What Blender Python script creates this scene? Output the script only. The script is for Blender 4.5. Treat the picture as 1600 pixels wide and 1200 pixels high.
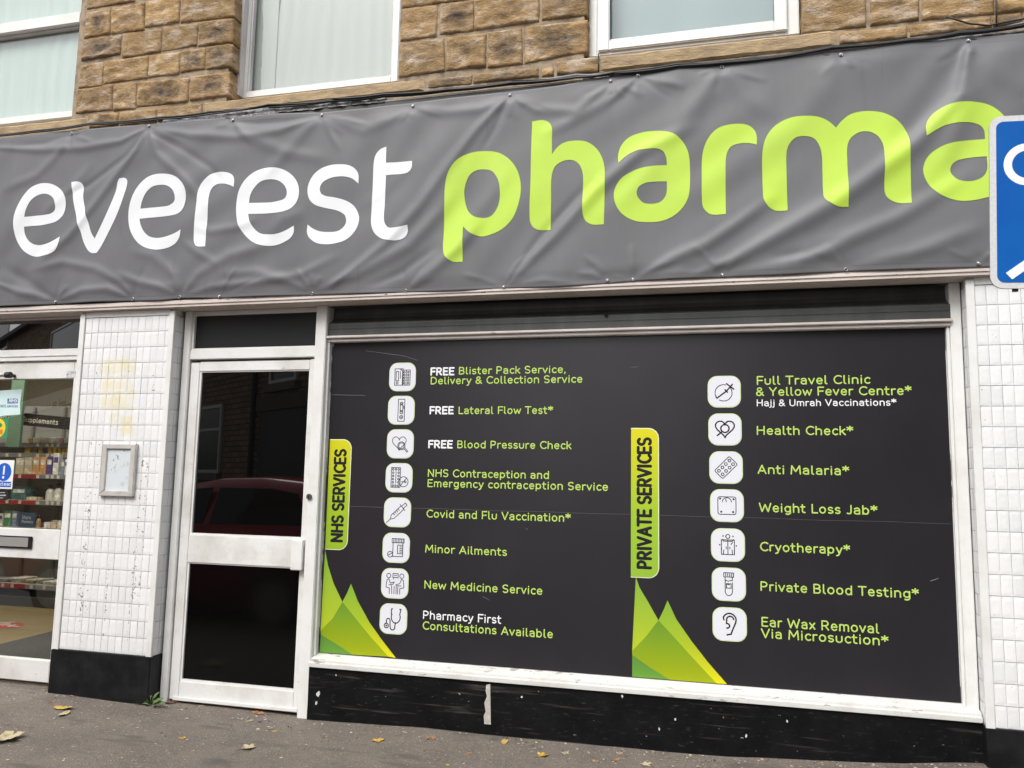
import bpy, bmesh, math, random
import numpy as np
from mathutils import Vector, noise
from mathutils.geometry import delaunay_2d_cdt
from math import sin, cos, radians, pi, atan2, hypot, degrees
random.seed(7)
S = bpy.context.scene
C = S.collection
for o in list(bpy.data.objects): bpy.data.objects.remove(o)

# ------------------------------------------------------------ camera
YAW, PITCH, ROLL, FPX = radians(-14.65), radians(6.8), radians(1.125), 1280.0
CAM = Vector((0, -4.35, 1.35))
fw = Vector((sin(YAW)*cos(PITCH), cos(YAW)*cos(PITCH), sin(PITCH)))
r0 = Vector((cos(YAW), -sin(YAW), 0)); u0 = r0.cross(fw)
rt = r0*cos(ROLL)+u0*sin(ROLL); up = -r0*sin(ROLL)+u0*cos(ROLL)
cd = bpy.data.cameras.new('camera'); cam = bpy.data.objects.new('camera', cd); C.objects.link(cam)
cd.sensor_width = 36; cd.lens = FPX/1600*36; cd.clip_end = 500; cd.clip_start = .05
from mathutils import Matrix
m = Matrix((rt, up, -fw)).transposed().to_4x4(); m.translation = CAM
cam.matrix_world = m
S.camera = cam
S.render.resolution_x = 1024; S.render.resolution_y = 768

# ------------------------------------------------------------ sky and sun (overcast)
SUN_EL, SUN_ROT = radians(52), radians(200)     # high, from the street side, a little to the left
w = bpy.data.worlds.new('World'); S.world = w; w.use_nodes = True
nt = w.node_tree; bg = nt.nodes['Background']
sky = nt.nodes.new('ShaderNodeTexSky'); sky.sky_type = 'NISHITA'; sky.sun_disc = False
sky.sun_elevation = SUN_EL; sky.sun_rotation = SUN_ROT; sky.air_density = 1.0; sky.dust_density = 4; sky.ozone_density = 1
hs = nt.nodes.new('ShaderNodeHueSaturation'); hs.inputs['Saturation'].default_value = .30
nt.links.new(sky.outputs[0], hs.inputs['Color']); nt.links.new(hs.outputs[0], bg.inputs[0])
bg.inputs[1].default_value = .15
sd = bpy.data.lights.new('sun', 'SUN'); sd.energy = 1.3; sd.angle = radians(28); sd.color = (1, .985, .965)
sun = bpy.data.objects.new('sun', sd); C.objects.link(sun)
sdir = Vector((-.40*cos(SUN_EL), -.92*cos(SUN_EL), sin(SUN_EL))).normalized()
sun.rotation_euler = sdir.to_track_quat('Z', 'Y').to_euler()
S.view_settings.view_transform = 'Standard'; S.view_settings.look = 'None'
S.view_settings.exposure = .70; S.view_settings.gamma = 1

# ------------------------------------------------------------ helpers
def at(x, y, Y=0.0):
    d = fw*FPX + rt*(x-800) - up*(y-600)
    t = (Y-CAM.y)/d.y
    return CAM + d*t
def XZ(x, y, Y=0.0):
    v = at(x, y, Y); return (v.x, v.z)
def on_ground(x, y, Z=0.0):
    d = fw*FPX + rt*(x-800) - up*(y-600)
    return CAM + d*((Z-CAM.z)/d.z)
def srgb(r, g, b):
    f = lambda c: (c/255/12.92) if c/255 < .04045 else ((c/255+.055)/1.055)**2.4
    return (f(r), f(g), f(b))

class MB:
    def __init__(s): s.v = []; s.f = []; s.mi = []; s.cur = 0
    def mat(s, i): s.cur = i; return s
    def face(s, *ids): s.f.append(ids); s.mi.append(s.cur)
    def poly(s, pts):
        n = len(s.v); s.v += [tuple(p) for p in pts]; s.face(*range(n, n+len(pts))); return s
    def box(s, x0, x1, y0, y1, z0, z1):
        if x0 > x1: x0, x1 = x1, x0
        if y0 > y1: y0, y1 = y1, y0
        if z0 > z1: z0, z1 = z1, z0
        n = len(s.v)
        s.v += [(x, y, z) for z in (z0, z1) for (x, y) in ((x0, y0), (x1, y0), (x1, y1), (x0, y1))]
        for q in ((3, 2, 1, 0), (4, 5, 6, 7), (0, 1, 5, 4), (1, 2, 6, 5), (2, 3, 7, 6), (3, 0, 4, 7)):
            s.face(*[n+i for i in q])
        return s
    def prism_xz(s, pts, y0, y1):                 # polygon in XZ, from y0 (front) back to y1
        n = len(s.v); k = len(pts)
        a = sum(pts[i][0]*pts[(i+1) % k][1]-pts[(i+1) % k][0]*pts[i][1] for i in range(k))
        if a < 0: pts = pts[::-1]
        s.v += [(p[0], y0, p[1]) for p in pts]+[(p[0], y1, p[1]) for p in pts]
        s.face(*[n+i for i in range(k)]); s.face(*[n+k+i for i in reversed(range(k))])
        for i in range(k):
            j = (i+1) % k; s.face(n+i, n+k+i, n+k+j, n+j)
        return s
    def prism_yz(s, pts, x0, x1):
        n = len(s.v); k = len(pts)
        s.v += [(x0, p[0], p[1]) for p in pts]+[(x1, p[0], p[1]) for p in pts]
        s.face(*[n+i for i in range(k)]); s.face(*[n+k+i for i in reversed(range(k))])
        for i in range(k):
            j = (i+1) % k; s.face(n+i, n+k+i, n+k+j, n+j)
        return s
    def tube(s, path, r, n=8, flat=None):
        path = [Vector(p) for p in path]; base = len(s.v); m = len(path)
        for i, p in enumerate(path):
            d = (path[min(i+1, m-1)]-path[max(i-1, 0)]).normalized()
            a = d.cross(Vector((0, 0, 1)));
            if a.length < .05: a = d.cross(Vector((1, 0, 0)))
            a.normalize(); b = d.cross(a)
            rr = r[i] if isinstance(r, (list, tuple)) else r
            for k in range(n):
                t = 2*pi*k/n; s.v.append(tuple(p+a*cos(t)*rr+b*sin(t)*rr))
        for i in range(m-1):
            for k in range(n):
                k2 = (k+1) % n; s.face(base+i*n+k, base+i*n+k2, base+(i+1)*n+k2, base+(i+1)*n+k)
        s.face(*[base+k for k in reversed(range(n))]); s.face(*[base+(m-1)*n+k for k in range(n)])
        return s
    def grid(s, fn, nu, nv):
        b = len(s.v)
        for j in range(nv+1):
            for i in range(nu+1): s.v.append(tuple(fn(i/nu, j/nv)))
        for j in range(nv):
            for i in range(nu):
                a = b+j*(nu+1)+i; s.face(a, a+1, a+nu+2, a+nu+1)
        return s
    def build(s, name, mats, parent=None, smooth=False, bevel=0, attrs=None):
        me = bpy.data.meshes.new(name); me.from_pydata(s.v, [], s.f); me.validate(clean_customdata=False)
        if not isinstance(mats, (list, tuple)): mats = [mats]
        for m_ in mats: me.materials.append(m_)
        if len(mats) > 1 and len(me.polygons) == len(s.mi): me.polygons.foreach_set('material_index', s.mi)
        bm = bmesh.new(); bm.from_mesh(me)
        if not attrs: bmesh.ops.recalc_face_normals(bm, faces=bm.faces)
        if bevel:
            es = [e for e in bm.edges if len(e.link_faces) == 2 and e.calc_face_angle(0) > .5]
            bmesh.ops.bevel(bm, geom=es, offset=bevel, segments=2, affect='EDGES', clamp_overlap=True)
        bm.to_mesh(me); bm.free()
        if attrs:
            ca = me.color_attributes.new('col', 'FLOAT_COLOR', 'POINT')
            ca.data.foreach_set('color', np.array(attrs, dtype=np.float32).ravel())
        if smooth:
            for p in me.polygons: p.use_smooth = True
        o = bpy.data.objects.new(name, me); C.objects.link(o)
        if parent: o.parent = parent
        return o

def split_build(mb, name, mats, parent=None, **kw):
    """one mesh object per connected piece"""
    p = list(range(len(mb.v)))
    def find(i):
        while p[i] != i: p[i] = p[p[i]]; i = p[i]
        return i
    for f in mb.f:
        for a in f[1:]: p[find(a)] = find(f[0])
    groups = {}
    for f in mb.f: groups.setdefault(find(f[0]), []).append(f)
    for fs_ in groups.values():
        ids = sorted({i for f in fs_ for i in f}); k = {i: j for j, i in enumerate(ids)}
        m2 = MB(); m2.v = [mb.v[i] for i in ids]
        for f in fs_: m2.face(*[k[i] for i in f])
        m2.build(name, mats, parent, **kw)
def empty(name, label, cat, group=None, loc=(0, 0, 0)):
    o = bpy.data.objects.new(name, None); C.objects.link(o); o.empty_display_size = .1
    o.location = (0, 0, 0)
    return tag(o, label, cat, group)
def tag(o, label=None, cat=None, group=None, kind=None):
    if label: o['label'] = label
    if cat: o['category'] = cat
    if group: o['group'] = group
    if kind: o['kind'] = kind
    return o

# ------------------------------------------------------------ materials
def mat(name, col, rough=.5, metal=0, col2=None, vs=6, vlo=.4, vhi=.65, bump=0, bs=60, spec=.5, streak=None, detail=6, sp=None, coat=0):
    """col with col2 mixed in by noise (stain / wear), optional bump"""
    m_ = bpy.data.materials.new(name); m_.use_nodes = True; n = m_.node_tree; b = n.nodes['Principled BSDF']
    b.inputs['Base Color'].default_value = (*col, 1); b.inputs['Roughness'].default_value = rough
    b.inputs['Metallic'].default_value = metal; b.inputs['Specular IOR Level'].default_value = spec
    if coat: b.inputs['Coat Weight'].default_value = coat
    tc = n.nodes.new('ShaderNodeTexCoord')
    def nz(scale, det=detail, stretch=None):
        t = n.nodes.new('ShaderNodeTexNoise'); t.inputs['Scale'].default_value = scale; t.inputs['Detail'].default_value = det
        t.inputs['Roughness'].default_value = .62
        if stretch:
            mp = n.nodes.new('ShaderNodeMapping'); mp.inputs['Scale'].default_value = stretch
            n.links.new(tc.outputs['Object'], mp.inputs[0]); n.links.new(mp.outputs[0], t.inputs['Vector'])
        else: n.links.new(tc.outputs['Object'], t.inputs['Vector'])
        return t
    cur = None
    if col2:
        t = nz(vs, stretch=streak); r = n.nodes.new('ShaderNodeMapRange')
        r.inputs['From Min'].default_value = vlo; r.inputs['From Max'].default_value = vhi
        n.links.new(t.outputs['Fac'], r.inputs['Value'])
        mx = n.nodes.new('ShaderNodeMix'); mx.data_type = 'RGBA'
        mx.inputs[6].default_value = (*col, 1); mx.inputs[7].default_value = (*col2, 1)
        n.links.new(r.outputs[0], mx.inputs[0]); cur = mx.outputs[2]
    if sp:                                      # (colour, scale, lo, hi, stretch): small specks, chips
        for (c3, s3, lo, hi, st) in sp:
            t = nz(s3, 3, st); r = n.nodes.new('ShaderNodeMapRange')
            r.inputs['From Min'].default_value = lo; r.inputs['From Max'].default_value = hi
            n.links.new(t.outputs['Fac'], r.inputs['Value'])
            mx = n.nodes.new('ShaderNodeMix'); mx.data_type = 'RGBA'
            if cur: n.links.new(cur, mx.inputs[6])
            else: mx.inputs[6].default_value = (*col, 1)
            mx.inputs[7].default_value = (*c3, 1); n.links.new(r.outputs[0], mx.inputs[0]); cur = mx.outputs[2]
    if cur: n.links.new(cur, b.inputs['Base Color'])
    if bump:
        t = nz(bs, 5, streak); bp = n.nodes.new('ShaderNodeBump'); bp.inputs['Strength'].default_value = 1
        bp.inputs['Distance'].default_value = bump
        n.links.new(t.outputs['Fac'], bp.inputs['Height']); n.links.new(bp.outputs[0], b.inputs['Normal'])
    return m_
def glass(name, tint=(1, 1, 1), boost=0.0, ior=1.5):
    m_ = bpy.data.materials.new(name); m_.use_nodes = True; n = m_.node_tree; n.nodes.remove(n.nodes['Principled BSDF'])
    out = n.nodes['Material Output']; tr = n.nodes.new('ShaderNodeBsdfTransparent'); tr.inputs[0].default_value = (*tint, 1)
    gl = n.nodes.new('ShaderNodeBsdfGlossy'); gl.inputs['Roughness'].default_value = .0
    fr = n.nodes.new('ShaderNodeFresnel'); fr.inputs[0].default_value = ior
    mu = n.nodes.new('ShaderNodeMath'); mu.operation = 'MULTIPLY_ADD'; mu.inputs[1].default_value = 1.7; mu.inputs[2].default_value = boost; mu.use_clamp = True
    mx = n.nodes.new('ShaderNodeMixShader')
    ge = n.nodes.new('ShaderNodeNewGeometry'); io = n.nodes.new('ShaderNodeMapRange'); io.inputs['To Min'].default_value = ior; io.inputs['To Max'].default_value = 1/ior
    n.links.new(ge.outputs['Backfacing'], io.inputs['Value']); n.links.new(io.outputs[0], fr.inputs[0])
    n.links.new(fr.outputs[0], mu.inputs[0]); n.links.new(mu.outputs[0], mx.inputs[0]); n.links.new(tr.outputs[0], mx.inputs[1]); n.links.new(gl.outputs[0], mx.inputs[2])
    n.links.new(mx.outputs[0], out.inputs[0]); return m_
def ramp_mat(name, axis, stops, rough=.45):
    stops = [(p, tuple(v*.74 for v in c)) for p, c in stops]
    """printed gradient along an object axis; stops = [(position, colour)]"""
    m_ = bpy.data.materials.new(name); m_.use_nodes = True; n = m_.node_tree; b = n.nodes['Principled BSDF']
    b.inputs['Roughness'].default_value = rough; b.inputs['Specular IOR Level'].default_value = .3
    tc = n.nodes.new('ShaderNodeTexCoord'); dp = n.nodes.new('ShaderNodeVectorMath'); dp.operation = 'DOT_PRODUCT'
    dp.inputs[1].default_value = axis
    r = n.nodes.new('ShaderNodeMapRange'); r.inputs['From Min'].default_value = stops[0][0]; r.inputs['From Max'].default_value = stops[-1][0]
    cr = n.nodes.new('ShaderNodeValToRGB'); a, z = stops[0][0], stops[-1][0]
    while len(cr.color_ramp.elements) < len(stops): cr.color_ramp.elements.new(.5)
    for e, (p, c) in zip(cr.color_ramp.elements, stops): e.position = (p-a)/(z-a); e.color = (*c, 1)
    n.links.new(tc.outputs['Object'], dp.inputs[0]); n.links.new(dp.outputs['Value'], r.inputs['Value'])
    n.links.new(r.outputs[0], cr.inputs[0]); n.links.new(cr.outputs[0], b.inputs['Base Color'])
    return m_

WHITE = mat('white_gloss_paint', (.72, .72, .70), .32, col2=(.60, .59, .55), vs=5, vlo=.45, vhi=.8, bump=.0015, bs=25,
            sp=[((.35, .32, .29), 90, .72, .77, (1, 1, .45))])
WHITED = mat('dirty_white_paint', (.70, .70, .68), .4, col2=(.52, .50, .45), vs=4, vlo=.45, vhi=.75, bump=.002, bs=30,
             sp=[((.30, .27, .23), 70, .70, .76, (1, 1, .6)), ((.4, .38, .35), 14, .72, .75, (1, 1, 2.5))])
SILLP = mat('flaking_white_paint', (.60, .60, .575), .5, col2=(.50, .48, .44), vs=6, vlo=.5, vhi=.8, bump=.003, bs=30,
            sp=[((.33, .30, .27), 10, .64, .655, (1, 3, 4)), ((.2, .17, .15), 55, .68, .72, (1, 1, 3))])
BEIGE = mat('fascia_paint', (.62, .55, .50), .5, col2=(.50, .43, .38), vs=3, vlo=.35, vhi=.75, bump=.002, bs=25,
            sp=[((.12, .09, .07), 30, .68, .72, (.5, 1, 2))])
UPVC = mat('white_upvc', (.70, .70, .68), .3, col2=(.60, .60, .56), vs=4, vlo=.5, vhi=.9)
BLACKP = mat('black_plinth_paint', (.0045, .0045, .005), .5, spec=.10, col2=(.009, .009, .0095), vs=8, vlo=.4, vhi=.8, bump=.004, bs=14,
             sp=[((.07, .066, .060), 15, .60, .80, (.14, 1, 2.4)), ((.035, .032, .029), 60, .62, .76, (.4, 1, 1.3)), ((.30, .29, .27), 44, .70, .72, (.6, 1, 1.3))])
BLACKS = mat('black_render_paint', (.006, .0065, .0075), .42, spec=.2, col2=(.02, .021, .023), vs=8, vlo=.4, vhi=.8, bump=.002, bs=24,
             sp=[((.14, .14, .14), 50, .73, .75, (1, 1, .5))])
BGLASS = mat('black_glass', (.002, .002, .002), .012, spec=1.0)
BPANEL = mat('black_gloss_panel', (.002, .002, .002), .09, spec=.28, bump=.0003, bs=20)
TRANSOM = mat('black_fanlight_board', (.010, .0105, .011), .38, spec=.4)
SHUT = mat('shutter_housing', (.050, .052, .050), .45, metal=.2, col2=(.085, .088, .088), vs=4, vlo=.45, vhi=.85, streak=(2, 1, .3), bump=.0006, bs=20)
DARKM = mat('dark_fascia_metal', (.045, .042, .040), .45, col2=(.09, .085, .08), vs=6, vlo=.4, vhi=.8)
CHROME = mat('chrome', (.6, .6, .6), .2, metal=1)
BRASS = mat('dull_brass', (.18, .17, .14), .4, metal=.8)
ALU = mat('aluminium_frame', (.58, .56, .52), .38, metal=.2, col2=(.50, .48, .44), vs=12)
BLK = mat('black_plastic', (.012, .012, .013), .4)
CABLE = mat('cable_black', (.012, .012, .013), .5)
LEAD = mat('lead_flashing', (.24, .24, .24), .6, col2=(.07, .07, .07), vs=25, vlo=.42, vhi=.6, bump=.006, bs=30)
PANELM = mat('printed_dark_panel', (.0165, .0152, .0180), .30, spec=.38, col2=(.020, .0175, .0215), vs=3,
             sp=[((.09, .09, .09), 60, .77, .80, (1, 1, 1))])
PVC = mat('grey_pvc', (.140, .141, .147), .50, spec=.32, col2=(.124, .125, .130), vs=3, streak=(1, 1, .5), bump=.0005, bs=9, sp=[((.115, .112, .11), 7, .64, .85, (3, 1, .35))])
LWHITE = mat('white_print', (.72, .74, .75), .5, spec=.25)
LGREEN = mat('lime_print', (.46, .65, .075), .5, spec=.22, col2=(.43, .61, .085), vs=4)
TXW = mat('text_white', (.76, .76, .76), .5, spec=.2)
TXG = mat('text_lime', (.43, .60, .12), .5, spec=.2)
TXK = mat('text_black', (.012, .011, .014), .5, spec=.2)
ICONW = mat('icon_white', (.66, .67, .71), .5, spec=.2)
ICONE = mat('icon_edge', (.50, .62, .30), .5, spec=.2)

# ------------------------------------------------------------ stroke lettering
def arc(cx, cy, rx, ry, a0, a1, n=None):
    n = n or max(3, int(abs(a1-a0)/18))
    return [(cx+rx*cos(radians(a0+(a1-a0)*i/n)), cy+ry*sin(radians(a0+(a1-a0)*i/n))) for i in range(n+1)]
G = {
 ' ': (.32, []), 'A': (.84, [[(.08, 0), (.42, 1), (.76, 0)], [(.2, .32), (.64, .32)]]),
 'B': (.76, [[(.12, 0), (.12, 1), (.4, 1)]+arc(.4, .76, .22, .24, 90, -90)+[(.12, .52)], [(.4, .52)]+arc(.42, .26, .24, .26, 90, -90)+[(.12, 0)]]),
 'C': (.80, [arc(.5, .5, .39, .5, 48, 312)]), 'D': (.84, [[(.12, 0), (.12, 1), (.36, 1)]+arc(.36, .5, .38, .5, 90, -90)+[(.12, 0)]]),
 'E': (.70, [[(.62, 1), (.12, 1), (.12, 0), (.62, 0)], [(.12, .52), (.56, .52)]]), 'F': (.66, [[(.62, 1), (.12, 1), (.12, 0)], [(.12, .5), (.56, .5)]]),
 'G': (.86, [arc(.5, .5, .39, .5, 48, 350)+[(.88, .46), (.58, .46)]]), 'H': (.86, [[(.12, 0), (.12, 1)], [(.74, 0), (.74, 1)], [(.12, .52), (.74, .52)]]),
 'I': (.30, [[(.15, 0), (.15, 1)]]), 'J': (.56, [[(.44, 1), (.44, .25)]+arc(.24, .25, .2, .25, 0, -130)]),
 'K': (.78, [[(.12, 0), (.12, 1)], [(.68, 1), (.16, .48)], [(.3, .6), (.72, 0)]]), 'L': (.62, [[(.12, 1), (.12, 0), (.58, 0)]]),
 'M': (1.0, [[(.1, 0), (.16, 1), (.5, .3), (.84, 1), (.9, 0)]]), 'N': (.86, [[(.12, 0), (.12, 1), (.74, 0), (.74, 1)]]),
 'P': (.74, [[(.12, 0), (.12, 1), (.38, 1)]+arc(.38, .72, .26, .28, 90, -90)+[(.12, .44)]]),
 'R': (.78, [[(.12, 0), (.12, 1), (.4, 1)]+arc(.4, .73, .25, .27, 90, -90)+[(.12, .46)], [(.38, .46), (.68, 0)]]),
 'S': (.72, [arc(.37, .745, .27, .255, 35, 270)+arc(.36, .245, .27, .245, 90, -145)[1:]]),
 'T': (.72, [[(.04, 1), (.68, 1)], [(.36, 1), (.36, 0)]]), 'U': (.84, [[(.12, 1), (.12, .32)]+arc(.42, .32, .3, .32, 180, 360)+[(.72, 1)]]),
 'V': (.80, [[(.06, 1), (.4, 0), (.74, 1)]]), 'W': (1.16, [[(.06, 1), (.3, 0), (.58, .85), (.86, 0), (1.1, 1)]]),
 'Y': (.76, [[(.06, 1), (.38, .45), (.7, 1)], [(.38, .45), (.38, 0)]]),
 'a': (.66, [[(.12, .60)]+arc(.32, .48, .22, .22, 130, 0)+[(.54, 0)], [(.54, .40), (.34, .40)]+arc(.30, .2, .2, .2, 90, 270)+arc(.36, .18, .18, .18, 270, 350)]),
 'b': (.70, [[(.11, 1), (.11, .0)], arc(.35, .35, .24, .35, 170, -170)]), 'c': (.58, [arc(.36, .35, .25, .35, 48, 312)]),
 'd': (.70, [[(.59, 1), (.59, 0)], arc(.35, .35, .24, .35, 10, 350)]), 'e': (.66, [[(.12, .36), (.57, .36)]+arc(.34, .38, .23, .32, 0, 180)+arc(.36, .34, .25, .34, 180, 315)[1:]]),
 'f': (.42, [arc(.4, .78, .2, .22, 80, 180)+[(.2, 0)], [(.05, .66), (.4, .66)]]),
 'g': (.70, [[(.59, .68), (.59, -.05)]+arc(.35, -.05, .24, .22, 0, -130), arc(.35, .35, .24, .33, 10, 350)]),
 'h': (.68, [[(.11, 1), (.11, 0)], arc(.34, .44, .23, .26, 170, 0)+[(.57, 0)]]), 'i': (.26, [[(.13, .68), (.13, 0)], [(.13, .93), (.13, .96)]]),
 'j': (.28, [[(.16, .68), (.16, -.1)]+arc(.0, -.1, .16, .14, 0, -90), [(.16, .93), (.16, .96)]]),
 'k': (.60, [[(.11, 1), (.11, 0)], [(.52, .68), (.15, .34)], [(.25, .42), (.55, 0)]]), 'l': (.34, [[(.12, 1), (.12, .16)]+arc(.26, .16, .14, .16, 180, 270)]),
 'm': (.98, [[(.11, .68), (.11, 0)], arc(.30, .46, .19, .24, 170, 0)+[(.49, 0)], arc(.68, .46, .19, .24, 180, 0)+[(.87, 0)]]),
 'n': (.68, [[(.11, .68), (.11, 0)], arc(.34, .44, .23, .26, 170, 0)+[(.57, 0)]]), 'o': (.70, [arc(.35, .35, .25, .35, 0, 345)+[(.6, .35)]]),
 'p': (.70, [[(.11, .68), (.11, -.26)], arc(.35, .35, .24, .33, 170, -170)]), 'r': (.46, [[(.11, .68), (.11, 0)], arc(.34, .44, .23, .25, 170, 70)]),
 's': (.56, [arc(.29, .525, .19, .175, 35, 270)+arc(.28, .175, .2, .175, 90, -145)[1:]]), 't': (.46, [[(.16, .95), (.16, .2)]+arc(.34, .2, .18, .2, 180, 285), [(.02, .68), (.38, .68)]]),
 'u': (.68, [[(.11, .68), (.11, .25)]+arc(.34, .25, .23, .25, 180, 360)+[(.57, .68)]]), 'v': (.60, [[(.06, .68), (.3, 0), (.54, .68)]]),
 'w': (.88, [[(.05, .68), (.24, 0), (.44, .6), (.64, 0), (.83, .68)]]), 'x': (.60, [[(.08, .68), (.52, 0)], [(.52, .68), (.08, 0)]]),
 'y': (.62, [[(.08, .68), (.32, .04)], [(.56, .68), (.26, -.2), (.1, -.26)]]), ',': (.28, [[(.15, .06), (.08, -.16)]]),
 '*': (.60, [[(.30, .48), (.30, 1.04)], [(.06, .62), (.54, .90)], [(.06, .90), (.54, .62)]]),
 '&': (.80, [[(.74, 0), (.22, .62)]+arc(.36, .78, .19, .2, 215, -30)+[(.2, .45)]+arc(.32, .24, .24, .24, 150, 300)+[(.66, .42)]]),
 '!': (.3, [[(.15, .35), (.15, 1)], [(.15, .02), (.15, .04)]]), '.': (.24, [[(.12, .02), (.12, .04)]]),
}
def ribbon(mb, pts, w_, y0, rise=.0005, k=0):
    """raised rounded stroke through (x,z) points on the plane y=y0 (towards -y)"""
    P = [Vector((p[0], p[1])) for p in pts]
    Q = [P[0]]
    for p in P[1:]:
        if (p-Q[-1]).length > 1e-5: Q.append(p)
    if len(Q) < 2: Q.append(Q[0]+Vector((1e-4, 0)))
    runs = [[Q[0]]]
    for i in range(1, len(Q)):
        runs[-1].append(Q[i])
        if i < len(Q)-1 and (Q[i]-Q[i-1]).angle(Q[i+1]-Q[i]) > .75: runs.append([Q[i]])
    h = w_/2; ye = y0-.00015-.00003*k; ym = y0-.00015-rise-.00003*k
    for R in runs:
        k += 1; ye -= .00002; ym -= .00002
        m_ = len(R); b = len(mb.v); T = []
        for i in range(m_):
            t = (R[min(i+1, m_-1)]-R[max(i-1, 0)]).normalized(); T.append(t)
            nn = Vector((-t.y, t.x))
            a = R[i]+nn*h; c = R[i]-nn*h
            mb.v += [(a.x, ye, a.y), (R[i].x, ym, R[i].y), (c.x, ye, c.y)]
        for i in range(m_-1):
            q = b+3*i
            mb.face(q, q+1, q+4, q+3); mb.face(q+1, q+2, q+5, q+4)
        for (i, sgn) in ((0, -1), (m_-1, 1)):
            t = T[i]*sgn; nn = Vector((-t.y, t.x)); cidx = b+3*i+1; n0 = len(mb.v); K = 6
            for j in range(K+1):
                a = pi/2-pi*j/K; p = R[i]+nn*h*sin(a)+t*h*cos(a); mb.v.append((p.x, ye, p.y))
            for j in range(K): mb.face(cidx, n0+j, n0+j+1)
TR = .075
def text_width(s): return sum(G[c][0]+TR for c in s)
def put_text(mb, s, x0, x1, z, cap, y0, wt=.15, vertical=False, mirror=False):
    """string set from x0 to x1 on baseline z; vertical=True reads upwards: x0,x1 are z extents and z is the baseline x"""
    W = text_width(s)-.12-TR; sc = (x1-x0)/W; pen = -.06; k = 0
    for ch in s:
        adv, st = G[ch]
        for line in st:
            pts = []
            for (a, b) in line:
                u_, v_ = x0+(pen+a)*sc, b*cap
                pts.append((z-v_, u_) if vertical else (u_, z+v_))
            ribbon(mb, pts, wt*cap, y0, rise=min(.0006, wt*cap*.12), k=k % 4); k += 1
        pen += adv+TR
def fan_poly(mb, pts, y0):
    n = len(mb.v); mb.v += [(p[0], y0, p[1]) for p in pts]; mb.face(*range(n, n+len(pts)))
def squircle(cx, cz, hx, hz, r, n=6):
    out = []
    for (sx, sz, a0) in ((1, 1, 0), (-1, 1, 90), (-1, -1, 180), (1, -1, 270)):
        for i in range(n+1):
            a = radians(a0+90*i/n); out.append((cx+sx*(hx-r)+r*cos(a), cz+sz*(hz-r)+r*sin(a)))
    return out
def spline(pts, n=5):
    """closed Catmull-Rom through (x,y) or (x,y,'c') corner points"""
    K = len(pts); out = []
    for i in range(K):
        p1, p2 = pts[i], pts[(i+1) % K]; p0, p3 = pts[i-1], pts[(i+2) % K]
        a1, a2 = Vector(p1[:2]), Vector(p2[:2])
        L = (a2-a1).length
        m1 = (a2-a1) if len(p1) > 2 else (a2-Vector(p0[:2])).normalized()*L
        m2 = (a2-a1) if len(p2) > 2 else (Vector(p3[:2])-a1).normalized()*L
        for j in range(n):
            t = j/n; t2 = t*t; t3 = t2*t
            out.append(tuple(a1*(2*t3-3*t2+1)+m1*(t3-2*t2+t)+a2*(-2*t3+3*t2)+m2*(t3-t2)))
    return out

# ------------------------------------------------------------ ground
GX = [-14, -4.6, -4.03, -3.33, -2.37, -1.65, -.65, 0, .4, .79, 1.1, 1.84, 3, 8, 14]
GZ = [.02, .011, .014, .0, -.012, .008, .008, .017, .04, .066, .10, .13, .16, .3, .4]
def gz(x): return float(np.interp(x, GX, GZ))
def build_ground():
    pave = mat('asphalt_pavement', (.158, .134, .110), .9, col2=(.118, .100, .082), vs=3.5, vlo=.35, vhi=.7, bump=.006, bs=110,
               sp=[((.32, .28, .23), 120, .60, .66, (1, 1, 1)), ((.06, .05, .04), 85, .60, .68, (1, 1, 1)), ((.40, .36, .30), 48, .68, .70, (.7, 1.4, 1)), ((.085, .075, .068), 2.0, .60, .68, (1, 1, 1)), ((.10, .09, .08), 18, .66, .70, (1, 1, 1)), ((.105, .09, .075), 5, .58, .66, (.35, 1.2, 1))])
    mb = MB()
    nx, ny = 300, 50
    def f(u_, v_):
        x = -12+24*u_; y = .35-2.55*v_
        z = gz(x)+.004*noise.noise(Vector((x*2.2, y*2.2, 0)))+.0015*noise.noise(Vector((x*15, y*15, 3)))
        return (x, y, z-.012*v_)
    mb.grid(f, nx, ny)
    o = tag(mb.build('pavement', pave, smooth=True), 'brown grey asphalt pavement in front of the shop', kind='structure')
    kb = MB()
    for i in range(26):
        x = -12+i*.92; kb.box(x+.004, x+.916, -2.34, -2.2, -.14+gz(x)*.9, gz(x+.46)-.008)
    tag(kb.build('kerb', mat('kerb_stone', (.24, .22, .20), .85, col2=(.17, .16, .15), vs=8, bump=.003), bevel=.012), 'stone kerb along the pavement edge', kind='structure')
    rb = MB(); rb.grid(lambda a, b: (-40+80*a, -2.3-60*b, -.135+.012*noise.noise(Vector((a*40, b*30, 0)))+.0*a), 80, 60)
    tag(rb.build('road', mat('road_asphalt', (.06, .058, .056), .85, col2=(.085, .08, .078), vs=2, bump=.004, bs=110), smooth=True), 'grey asphalt road behind the camera', kind='structure')
build_ground()

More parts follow.
